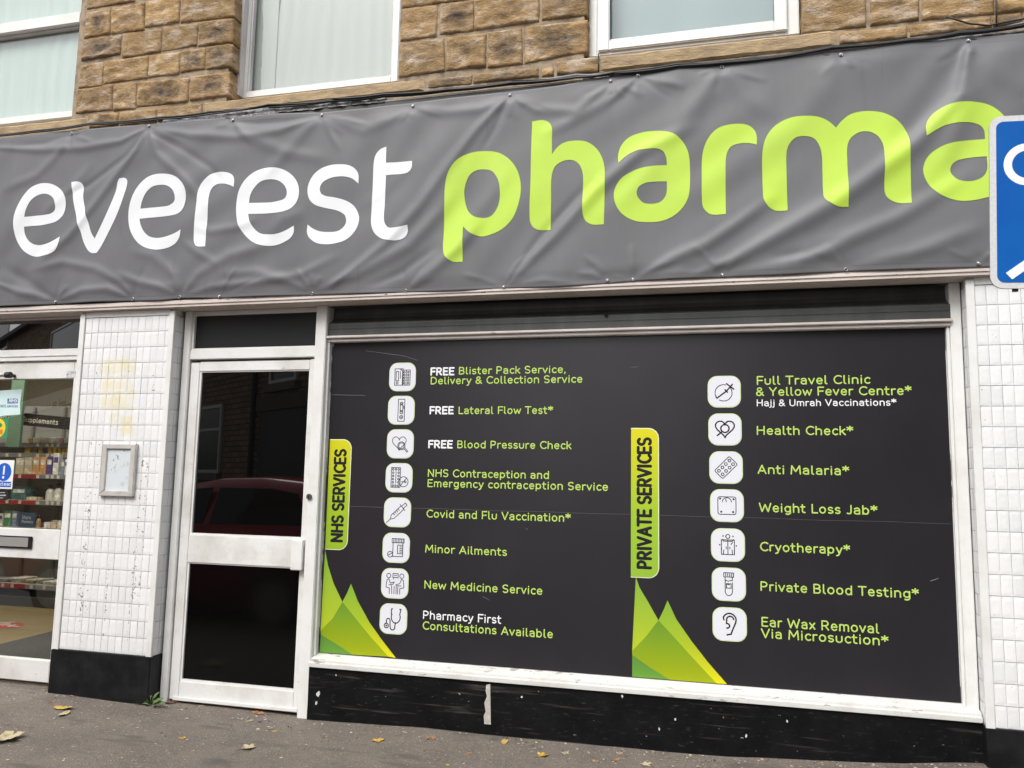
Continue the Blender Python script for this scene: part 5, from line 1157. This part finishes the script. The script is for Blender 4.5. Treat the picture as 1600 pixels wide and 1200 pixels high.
# ------------------------------------------------------------ cables above the banner
cb = empty('cable_bundle', 'black cables sagging along the top of the fascia under the upstairs windows', 'cables')
rnd = random.Random(12)
path0 = [(-60, 216), (60, 203), (140, 192), (250, 186), (330, 178), (420, 166), (520, 157), (600, 149), (700, 141), (800, 129), (900, 119), (960, 113), (1060, 103), (1180, 92), (1300, 75), (1420, 62), (1500, 52), (1600, 38), (1760, 18)]
for k in range(8):
    lo = [0, 5, 0, 6, 4, 8, 9, 11][k]; pts = []
    for i, (x, y) in enumerate(path0[lo:]):
        v_ = at(x, y+rnd.uniform(-3.2, 3.2), -.045-.005*(k % 4)); pts.append((v_.x, v_.y, v_.z))
    ps = []
    for i in range(len(pts)-1):
        for j in range(5):
            t = j/5; ps.append(tuple(pts[i][q]*(1-t)+pts[i+1][q]*t-(.006*sin(pi*t) if q == 2 else 0) for q in range(3)))
    cbm = MB().tube(ps, rnd.choice([.004, .005, .0065]), 7); cbm.build('cable', CABLE if k != 5 else mat('grey_cable', (.22, .22, .22), .5), cb, smooth=True)
dc = MB()
v1, v2 = at(935, 84, -.012), at(935, 112, -.03); dc.tube([tuple(v1), ((v1.x+v2.x)/2, -.022, (v1.z+v2.z)/2), tuple(v2)], .0035, 6)
tag(dc.build('drop_cable', CABLE, smooth=True), 'thin black cable dropping from the corner of the right window to the bundle', 'cable')
pts = [at(x, y, -.04) for x, y in ((1478, 26), (1495, 31), (1515, 37), (1545, 40), (1580, 33), (1640, 22))]
tag(MB().tube([tuple(p) for p in pts], .0045, 6).build('loop_cable', CABLE, smooth=True), 'black cable looping across the stones at the top right', 'cable')
pts = [at(x, y, -.04) for x, y in ((1556, -30), (1557, 10), (1557, 44))]
tag(MB().tube([tuple(p) for p in pts], .004, 6).build('upright_cable', CABLE, smooth=True), 'short vertical black cable on the stones above the letter a', 'cable')

# ------------------------------------------------------------ blue road sign at the right edge
RS = empty('road_sign', 'blue rectangular road sign with white border and white symbol on a grey post', 'road sign')
RY = -2.0
def rs(x, y, Y=RY): return XZ(x, y, Y)
x0 = (rs(1545, 200)[0]+rs(1547, 430)[0])/2; z1 = rs(1575, 181)[1]; z0 = rs(1575, 451.5)[1]; W_ = .44; cx = x0+W_/2; cz = (z0+z1)/2
hw, hh = W_/2, (z1-z0)/2
pvx = rs(1580, 300)[0]
def roll(pts, a=radians(-2.2)): return [(pvx+(x-pvx)*cos(a)-(z-cz)*sin(a), cz+(x-pvx)*sin(a)+(z-cz)*cos(a)) for x, z in pts]
MB().prism_xz(roll(squircle(cx, cz, hw, hh, .032)), RY, RY+.003).build('plate_back', mat('galvanised', (.38, .39, .40), .45, metal=.7), RS)
MB().prism_xz(roll(squircle(cx, cz, hw-.0005, hh-.0005, .0315)), RY-.001, RY-.0002).build('border', mat('retroreflective_white', (.60, .60, .60), .4, col2=(.55, .55, .55), vs=140, vlo=.45, vhi=.55), RS)
MB().prism_xz(roll(squircle(cx, cz, hw-.0165, hh-.0165, .018)), RY-.002, RY-.0012).build('face', mat('sign_face_blue', (.001, .085, .36), .4, spec=.2, col2=(.002, .10, .38), vs=6), RS)
mb = MB()
rc = rs(1606, 257); ring = [(rc[0]+.048*cos(2*pi*i/32), rc[1]+.048*sin(2*pi*i/32)) for i in range(33)]
ribbon(mb, ring, .020, RY-.0022, rise=.0004)
a = rs(1571, 427); b_ = rs(1581, 437); d = Vector((1, .72)).normalized()*.16
mb.prism_xz([a, b_, (b_[0]+d.x, b_[1]+d.y), (a[0]+d.x, a[1]+d.y)], RY-.0032, RY-.0021)
split_build(mb, 'symbol', TXW, RS)
px_ = cx+.0
MB().tube([(px_, RY+.045, gz(px_)-.05), (px_, RY+.045, z1+.12)], .038, 24).build('post', mat('grey_post', (.20, .21, .21), .5, metal=.2), RS, smooth=True)
for zc in (z0+.07, z1-.07): MB().box(cx-.16, cx+.16, RY+.0035, RY+.012, zc-.012, zc+.012).build('bracket', BLK, RS)
MB().box(rs(1584, 453)[0], rs(1592, 453)[0], RY+.0035, RY+.014, z0-.006, z0+.03).build('clip', BLK, RS)

# ------------------------------------------------------------ fallen leaves, weed, litter
LM = dict(yellow=mat('leaf_yellow', (.55, .36, .07), .7, col2=(.35, .20, .04), vs=30), orange=mat('leaf_orange', (.42, .19, .07), .7, col2=(.26, .12, .05), vs=30),
          brown=mat('leaf_brown', (.22, .11, .06), .8, col2=(.12, .06, .04), vs=30), pink=mat('leaf_pinkish', (.46, .30, .23), .8, col2=(.36, .20, .15), vs=30), pale=mat('leaf_pale', (.46, .40, .25), .8, col2=(.33, .27, .15), vs=30))
def leaf(px, py, wpx, colr, shape, lab):
    g0 = on_ground(px, py, .01); zg = gz(g0.x)-.005; g0 = on_ground(px, py, zg+.004)
    s_ = wpx*(g0-CAM).length/1280*.44; rnd = random.Random(int(px*7+py)); a0 = rnd.uniform(0, 6.28)
    n = 40; rim = []
    for i in range(n):
        t = 2*pi*i/n
        if shape == 'maple': r = .55+.45*abs(cos(2.5*t))**1.2*(.85+.15*cos(t))+.06*sin(13*t)
        elif shape == 'oval': r = 1/math.sqrt((cos(t)/1)**2+(sin(t)/.48)**2)
        else: r = .6+.4*noise.noise(Vector((cos(t)*2+px, sin(t)*2, 0)))+.1*sin(9*t+px)
        rim.append((r*cos(t), r*sin(t)))
    mb = MB(); R_ = 6; mb.v.append((0, 0, 0))
    cu = rnd.uniform(.15, .45); cv = rnd.uniform(-.1, .5)
    def zf(x, y): return .10+cu*(y*y)+cv*x*x*.5+.10*noise.noise(Vector((x*2.5+px, y*2.5, 0)))+.05*abs(sin(3*atan2(y, x)))
    pts = [(0, 0)]
    for k in range(1, R_+1):
        for (x, y) in rim: pts.append((x*k/R_, y*k/R_))
    mb.v = []
    for (x, y) in pts:
        X = x*cos(a0)-y*sin(a0); Yy = x*sin(a0)+y*cos(a0); mb.v.append((g0.x+X*s_, g0.y+Yy*s_*1.15, zg+zf(x, y)*s_*.9))
    for i in range(n): mb.f.append((0, 1+i, 1+(i+1) % n))
    for k in range(R_-1):
        for i in range(n):
            a = 1+k*n+i; b_ = 1+k*n+(i+1) % n; mb.f.append((a, a+n, b_+n, b_))
    root = empty('fallen_leaf', lab, 'leaf', 'fallen leaves on the pavement')
    mb.build('blade', LM[colr], root, smooth=True)
    ex = rim[0]; e = Vector(((ex[0]*cos(a0))*s_, (ex[0]*sin(a0))*s_*1.15, 0)); st = Vector((g0.x, g0.y, zg+.004))
    MB().tube([tuple(st+e*.5+Vector((0, 0, .006))), tuple(st+e*1.1+Vector((0, 0, .004))), tuple(st+e*1.7+Vector((.002, .001, .0015)))], .0011, 5).build('stalk', LM['brown'], root)
for t in [(10, 1155, 44, 'pale', 'maple', 'large crumpled pale leaf at the left edge of the pavement'), (98, 1107, 27, 'yellow', 'oval', 'bright yellow leaf in front of the left pilaster plinth'),
          (100, 1116, 22, 'pale', 'oval', 'pale leaf lying just below the bright yellow one near the left pilaster'), (118, 1087, 22, 'pink', 'x', 'curled pinkish leaf at the foot of the left pilaster'),
          (82, 1096, 12, 'orange', 'oval', 'small orange leaf between the glazed door and the left pilaster'), (73, 1075, 17, 'brown', 'x', 'brown leaf tucked against the left corner of the left plinth'),
          (268, 1098, 26, 'brown', 'x', 'brown leaf beside the weed at the corner of the white door'), (315, 1103, 17, 'pink', 'x', 'pinkish crumpled leaf under the white door'),
          (350, 1110, 16, 'orange', 'x', 'small orange leaf under the middle of the white door'), (403, 1114, 26, 'orange', 'oval', 'long orange leaf under the right half of the white door'),
          (424, 1117, 16, 'brown', 'x', 'brown leaf touching the long orange leaf by the door'), (390, 1126, 13, 'pale', 'oval', 'small pale leaf out from the door, below the orange leaves'),
          (285, 1153, 15, 'yellow', 'x', 'small yellow leaf in the open pavement in front of the white door'), (389, 1168, 24, 'pale', 'maple', 'pale ragged leaf near the bottom, below the door'),
          (590, 1157, 21, 'yellow', 'maple', 'yellow orange leaf below the left end of the black stall riser'), (674, 1153, 18, 'orange', 'maple', 'star shaped orange leaf between two yellow leaves under the panel'),
          (789, 1158, 22, 'yellow', 'oval', 'oval yellow leaf near the bare render strip'), (733, 1176, 10, 'orange', 'oval', 'tiny orange leaf between the oval leaf and the bottom edge'),
          (848, 1180, 21, 'yellow', 'maple', 'yellow brown leaf right of the oval yellow leaf'), (883, 1176, 15, 'pale', 'maple', 'pale leaf beside the yellow brown leaf, centre pavement'),
          (968, 1177, 16, 'pink', 'x', 'pinkish leaf under the second leaf emblem'), (963, 1187, 14, 'orange', 'oval', 'orange leaf just below the pinkish leaf under the second emblem'),
          (930, 1189, 12, 'yellow', 'oval', 'small yellow leaf at the bottom centre right'), (699, 1195, 10, 'yellow', 'x', 'yellow fragment at the bottom edge left of centre'),
          (1009, 1194, 20, 'pale', 'maple', 'pale leaf cut by the bottom edge right of centre'), (1283, 1192, 12, 'yellow', 'x', 'small yellow leaf near the bottom right'),
          (1516, 1189, 10, 'orange', 'oval', 'thin orange leaf standing at the foot of the right pilaster'), (403, 1139, 11, 'pale', 'oval', 'tiny cream leaf midway between door and bottom edge'), (428, 1092+50, 10, 'yellow', 'oval', 'tiny yellow leaf right of the tiny cream leaf')]: leaf(*t)
# weed
wd_ = empty('weed', 'green weed growing at the foot of the left pilaster beside the door', 'weed'); WG = mat('weed_green', (.075, .13, .035), .6, col2=(.12, .18, .06), vs=30)
base = on_ground(238, 1102, .0); rnd = random.Random(4)
for k, (tx_, ty_, ln) in enumerate(((249, 1082, 1), (237, 1087, 1), (230, 1092, 1), (226, 1096, 1), (255, 1092, 1), (246, 1097, 1), (222, 1103, 1), (258, 1099, 1), (240, 1105, 1))):
    tip = at(tx_, ty_, base.y-.02-.02*(k % 3)); tip = Vector((tip.x, tip.y, max(tip.z, .006))); b0 = Vector((base.x+rnd.uniform(-.008, .008), base.y+rnd.uniform(-.008, .008), .0))
    mb = MB(); d = tip-b0; side = Vector((-d.z, 0, d.x)).normalized() if abs(d.z) > .01 else Vector((0, 1, 0)); side = (side+Vector((0, .7, .2))).normalized(); n = 8
    for i in range(n+1):
        t = i/n; p = b0+d*t+Vector((0, -.012*sin(pi*t), .010*sin(pi*t))); w_ = .0105*sin(pi*min(1, t*.92+.06))**.7*(1+.25*sin(t*22))
        mb.v += [tuple(p-side*w_+Vector((0, 0, .003))), tuple(p), tuple(p+side*w_+Vector((0, 0, .003)))]
    for i in range(n):
        a = 3*i; mb.f += [(a, a+1, a+4, a+3), (a+1, a+2, a+5, a+4)]
    mb.build('weed_leaf', WG, wd_, smooth=True)
# loose grit and twigs
rnd = random.Random(21); mb = MB()
for i in range(1700):
    if i < 700: x = rnd.uniform(-4.8, 1.6); y = .03-abs(rnd.gauss(0, .09)); y = min(y, .03)
    else: x = rnd.uniform(-5.5, 2.6); y = rnd.uniform(-2.1, 0.0)
    if -4.03 < x < -3.32 or x > 1.14: y -= .03
    z = gz(x)+.0015+.012*(y-.35)/2.55; s_ = rnd.choice([.003, .0045, .006, .008, .012])*rnd.uniform(.7, 1.2); a = rnd.uniform(0, 6.28); mb.mat(rnd.choice([0, 0, 1, 2])); el = rnd.uniform(.25, .8)
    n0 = len(mb.v); k = 5
    for j in range(k):
        t = 2*pi*j/k; u_, v_ = cos(t)*s_*rnd.uniform(.7, 1), sin(t)*s_*el*rnd.uniform(.7, 1)
        mb.v.append((x+u_*cos(a)-v_*sin(a), y+u_*sin(a)+v_*cos(a), z+rnd.uniform(.0, s_*.25)))
    mb.v.append((x, y, z+s_*.35))
    for j in range(k): mb.face(n0+j, n0+(j+1) % k, n0+k)
for i in range(230):
    x = rnd.uniform(-5.2, 2.0); y = -abs(rnd.gauss(0, .8)); z = gz(x)+.002+.012*(y-.35)/2.55; s_ = rnd.uniform(.006, .013); a = rnd.uniform(0, 6.28); mb.mat(rnd.choice([0, 0, 1]))
    if y > -.03 and (-4.03 < x < -3.32 or x > 1.14): continue
    n0 = len(mb.v)
    for j in range(6):
        t = 2*pi*j/6; u_, v_ = cos(t)*s_*rnd.uniform(.6, 1), sin(t)*s_*rnd.uniform(.2, .5)
        mb.v.append((x+u_*cos(a)-v_*sin(a), y+u_*sin(a)+v_*cos(a), z+rnd.uniform(0, .003)))
    mb.face(*range(n0, n0+6))
for i in range(26):
    x = rnd.uniform(-4.7, 1.2); y = rnd.uniform(-1.6, .02); a = rnd.uniform(0, 6.28); L_ = rnd.uniform(.015, .05); z = gz(x)+.003+.012*(y-.35)/2.55
    mb.mat(2); mb.tube([(x, y, z), (x+L_*.5*cos(a), y+L_*.5*sin(a), z+.002), (x+L_*cos(a+.3), y+L_*sin(a+.3), z)], .0012, 5)
tag(mb.build('pavement_litter', [mat('grit_pale', (.42, .37, .30), .9), mat('grit_tan', (.34, .24, .15), .9), mat('grit_dark', (.10, .08, .06), .9)]), 'scattered grit, leaf crumbs and twigs along the shop front', 'litter', kind='stuff')

# ------------------------------------------------------------ across the street (seen in the glass)
GLY = .112
def mirror(v): return Vector((v.x, 2*GLY-v.y, v.z))
V0 = at(400, 700, 8.5); dvp = fw*FPX+rt*(-300-800)-up*(600-600); dvp.z = 0; dvp.normalize()
n_v = Vector((-dvp.y, dvp.x, 0))
def on_opp(x, y, out=0.0):
    d = fw*FPX+rt*(x-800)-up*(y-600); P0 = V0
    t = (P0-CAM).dot(n_v)/d.dot(n_v); return CAM+d*t
OB = empty('terraced_house', 'dark stone terrace across the street with white windows, seen in the door glass', 'building')
O0 = mirror(V0); od = Vector((dvp.x, -dvp.y, 0)); on_ = Vector((-od.y, od.x, 0))
if (Vector((-2.8, .1, 1.4))-O0).dot(on_) < 0: on_ = -on_
# local frame: s along od, z up, o outwards
def L(s, o, z): v = O0+od*s+on_*o; return (v.x, v.y, z)
def obox(mb, s0, s1, o0, o1, z0, z1):
    n = len(mb.v); mb.v += [L(s, o, z) for z in (z0, z1) for (s, o) in ((s0, o0), (s1, o0), (s1, o1), (s0, o1))]
    for q in ((3, 2, 1, 0), (4, 5, 6, 7), (0, 1, 5, 4), (1, 2, 6, 5), (2, 3, 7, 6), (3, 0, 4, 7)): mb.face(*[n+i for i in q])
def sz_of(px, py):
    v = mirror(on_opp(px, py)); return ((v-O0).dot(od), v.z)
def brick_mat():
    m_ = bpy.data.materials.new('coursed_stone'); m_.use_nodes = True; n = m_.node_tree; b = n.nodes['Principled BSDF']; b.inputs['Roughness'].default_value = .9
    tc = n.nodes.new('ShaderNodeTexCoord'); bt = n.nodes.new('ShaderNodeTexBrick'); mp = n.nodes.new('ShaderNodeMapping'); mp.inputs['Rotation'].default_value = (radians(90), 0, 0)
    cx_ = n.nodes.new('ShaderNodeSeparateXYZ'); cm = n.nodes.new('ShaderNodeCombineXYZ'); dp = n.nodes.new('ShaderNodeVectorMath'); dp.operation = 'DOT_PRODUCT'; dp.inputs[1].default_value = tuple(od)
    n.links.new(tc.outputs['Object'], dp.inputs[0]); n.links.new(tc.outputs['Object'], cx_.inputs[0]); n.links.new(dp.outputs['Value'], cm.inputs[0]); n.links.new(cx_.outputs[2], cm.inputs[1]); n.links.new(cm.outputs[0], bt.inputs['Vector'])
    bt.inputs['Scale'].default_value = 1; bt.inputs['Brick Width'].default_value = .28; bt.inputs['Row Height'].default_value = .10; bt.inputs['Mortar Size'].default_value = .010
    bt.inputs['Color1'].default_value = (.36, .24, .14, 1); bt.inputs['Color2'].default_value = (.22, .14, .085, 1); bt.inputs['Mortar'].default_value = (.035, .028, .022, 1)
    n.links.new(bt.outputs['Color'], b.inputs['Base Color']); return m_
mb = MB(); obox(mb, -2.25, 30, -2.4, 0, -.14, 6.7); mb.build('wall', brick_mat(), OB)
mb = MB(); obox(mb, -2.4, 30.2, -2.6, .25, 6.7, 6.85)
n0 = len(mb.v); mb.v += [L(-2.4, .25, 6.85), L(30.2, .25, 6.85), L(30.2, -1.2, 7.6), L(-2.4, -1.2, 7.6), L(30.2, -2.6, 6.85), L(-2.4, -2.6, 6.85)]
mb.face(n0, n0+1, n0+2, n0+3); mb.face(n0+3, n0+2, n0+4, n0+5); mb.face(n0, n0+3, n0+5); mb.face(n0+1, n0+4, n0+2)
mb.build('roof', mat('roof_slate', (.06, .06, .065), .7, col2=(.09, .09, .1), vs=6), OB)
OGL = mat('far_window_glass', (.03, .035, .04), .08, spec=.6)
def owin(px0, py0, px1, py1, tr=True):
    s0, z1 = sz_of(px0, py0); s1, z0 = sz_of(px1, py1)
    if s0 > s1: s0, s1 = s1, s0
    if z0 > z1: z0, z1 = z1, z0
    mb = MB(); t = .06
    obox(mb, s0, s0+t, .004, .05, z0, z1); obox(mb, s1-t, s1, .004, .05, z0, z1); obox(mb, s0+t, s1-t, .004, .05, z0, z0+t); obox(mb, s0+t, s1-t, .004, .05, z1-t, z1)
    if tr: obox(mb, s0+t, s1-t, .004, .05, z0+(z1-z0)*.62, z0+(z1-z0)*.62+.05)
    wo = mb.build('window', UPVC, OB)
    mb = MB(); obox(mb, s0+t, s1-t, .006, .02, z0+t, z1-t); mb.build('pane', OGL, wo)
    mb = MB(); obox(mb, s0-.08, s1+.08, .0, .10, z0-.14, z0-.004); mb.build('sill', mat('far_sill', (.18, .14, .10), .8), wo)
owin(306, 638, 344, 739); owin(426, 560, 466, 594, False); owin(82, 519, 150, 560, False)
owin(-60, 505, 12, 545, False)
sA, zA = sz_of(410, 640); sB, zB = sz_of(486, 640)
mb = MB(); obox(mb, min(sA, sB), max(sA, sB), .002, .04, -.1, zA-.05); mb.build('doorway', mat('far_dark_door', (.015, .015, .018), .5), OB)
mb = MB(); obox(mb, min(sA, sB)-.1, max(sA, sB)+.1, .002, .08, zA-.04, zA+.22); mb.build('door_lintel', mat('far_lintel', (.10, .085, .07), .8), OB)
s_p = sz_of(401, 650)[0]; mb = MB(); mb.tube([L(s_p, .07, -.1), L(s_p, .07, 6.6)], .05, 10); mb.build('drainpipe', BLK, OB)
# the pale shop fascia whose name shows reversed in the glazed door
s0_, zt1 = sz_of(113, 607); s1_, zb1 = sz_of(30, 650)
FS = empty('opposite_fascia', 'cream shop fascia lettered Haji across the street, reversed in the door glass', 'sign')
mb = MB(); za_, zb_ = min(zt1, zb1), max(zt1, zb1); obox(mb, s0_-.9, s1_+1.2, .055, .12, zb_-(zb_-za_)*.98, zb_); mb.build('fascia_board', mat('cream_fascia', (.76, .71, .60), .6), FS)
sH0, zH = sz_of(109, 637); sH1, _ = sz_of(78, 637)
mb = MB(); put_text(mb, 'HaJI'.replace('J', 'j').replace('I', 'i'), 0, abs(sH1-sH0), 0, .9*abs(sz_of(95, 622)[1]-zH), 0, .2)
sgn = 1 if True else -1
mb.v = [L(sH0+(sH1-sH0)/abs(sH1-sH0)*v_[0], .124-v_[1], zH+v_[2]) for v_ in mb.v]; mb.build('lettering', mat('fascia_brown', (.07, .045, .03), .6), FS)

# parked red car
CR_ = empty('parked_car', 'dark red hatchback parked at the kerb, seen only in the black door glass', 'car')
REDC = mat('dark_red_car_paint', (.36, .012, .03), .18, spec=.6, coat=.6); CG = mat('car_glass', (.004, .004, .005), .03, spec=.6)
cxa, cxb, cy0 = -7.35, -3.35, -2.50
def car():
    st = [(-7.35, .45, .62, .70), (-7.25, .28, .80, .80), (-6.9, .22, .92, .96), (-6.2, .2, .95, 1.00), (-5.95, .2, .95, 1.02), (-5.45, .2, .96, 1.36), (-5.0, .2, .97, 1.44), (-4.5, .2, .97, 1.455), (-4.05, .2, .97, 1.42), (-3.65, .2, .96, 1.30), (-3.45, .24, .94, 1.05), (-3.35, .36, .85, .90)]
    mb = MB(); rings = []
    W2 = .87; yc = cy0-W2
    for (x, zb, zs, zr) in st:
        prof = [(-.80, zb), (-.87, zb+.12), (-.88, (zb+zs)/2), (-.84, zs), (-.84+.18*min(1, (zr-zs)/.4), zs+(zr-zs)*.62), (-.60 if zr-zs > .1 else -.7, zr-.01), (-.3, zr+.02), (.3, zr+.02), (.60 if zr-zs > .1 else .7, zr-.01), (.84-.18*min(1, (zr-zs)/.4), zs+(zr-zs)*.62), (.84, zs), (.88, (zb+zs)/2), (.87, zb+.12), (.80, zb)]
        b0 = len(mb.v); mb.v += [(x, yc+p[0], p[1]-.12) for p in prof]; rings.append(b0)
    n = 14
    for a, b_ in zip(rings, rings[1:]):
        for i in range(n): j = (i+1) % n; mb.face(a+i, a+j, b_+j, b_+i)
    mb.face(*[rings[0]+i for i in range(n)]); mb.face(*[rings[-1]+i for i in reversed(range(n))])
    mb.build('body', REDC, CR_, smooth=True)
    for sg in (1, -1):
        def yy(z): return yc+sg*(.846-.20*max(0, (z-.83))/.45+.004)
        for pts in ([(-5.86, .90), (-5.42, 1.20), (-4.98, 1.235), (-4.98, .885)], [(-4.90, .885), (-4.90, 1.235), (-4.3, 1.235), (-4.02, 1.19), (-3.86, .90)]):
            m2 = MB(); k = len(pts); m2.v = [(p[0], yy(p[1]), p[1]) for p in pts]+[(p[0], yy(p[1])-sg*.01, p[1]) for p in pts]
            m2.f = [tuple(range(k)), tuple(reversed(range(k, 2*k)))]+[(i, k+i, k+(i+1) % k, (i+1) % k) for i in range(k)]; m2.build('side_window', CG, CR_)
        m2 = MB().box(-5.84, -5.66, yc+sg*.87, yc+sg*1.0, .88, 1.0); m2.build('wing_mirror', REDC, CR_, bevel=.03)
        MB().box(-4.72, -4.52, yc+sg*.878, yc+sg*.90, .76, .79).build('door_handle', REDC, CR_, bevel=.005)
        MB().box(-7.33, -7.12, yc+sg*.55, yc+sg*.83, .52, .66).build('headlight', CHROME, CR_, bevel=.03)
        MB().box(-3.44, -3.36, yc+sg*.62, yc+sg*.82, .62, .86).build('tail_light', mat('tail_lens', (.3, .01, .01), .2), CR_, bevel=.02)
        for wx in (-6.62, -4.12):
            w_ = MB().tube([(wx, yc+sg*.70, .185), (wx, yc+sg*.89, .185)], .31, 28).build('wheel', mat('tyre_rubber', (.02, .02, .02), .8), CR_, bevel=.02)
            MB().tube([(wx, yc+sg*.892, .185), (wx, yc+sg*.905, .185)], .20, 20).build('rim', ALU, w_)
car()
# a second terrace facing the shop squarely, further along the street
T2 = empty('brick_terrace', 'plain two storey stone terrace facing the shop from across the road', 'building')
MB().box(.3, 16, -18, -11.2, -.14, 6.4).build('wall', mat('far_stone', (.15, .10, .06), .9, col2=(.08, .055, .035), vs=7, streak=(.5, 1, 1.6)), T2)
MB().prism_yz([(-11.0, 6.4), (-14.6, 8.6), (-18.2, 6.4)], .2, 16.1).build('roof', mat('far_slate', (.06, .06, .065), .7), T2)
for i in range(6):
    for (z0_, z1_) in ((.8, 2.2), (3.9, 5.3)):
        xx = .9+i*2.6
        if z0_ < 1 and i % 3 == 1: wo = MB().box(xx+.3, xx+1.25, -11.198, -11.14, -.1, 2.1).build('door', BLK, T2); continue
        wo = MB().box(xx, xx+1.3, -11.198, -11.15, z0_, z1_).build('window', UPVC, T2)
        MB().box(xx+.08, xx+1.22, -11.1495, -11.14, z0_+.08, z1_-.08).build('pane', OGL, wo)
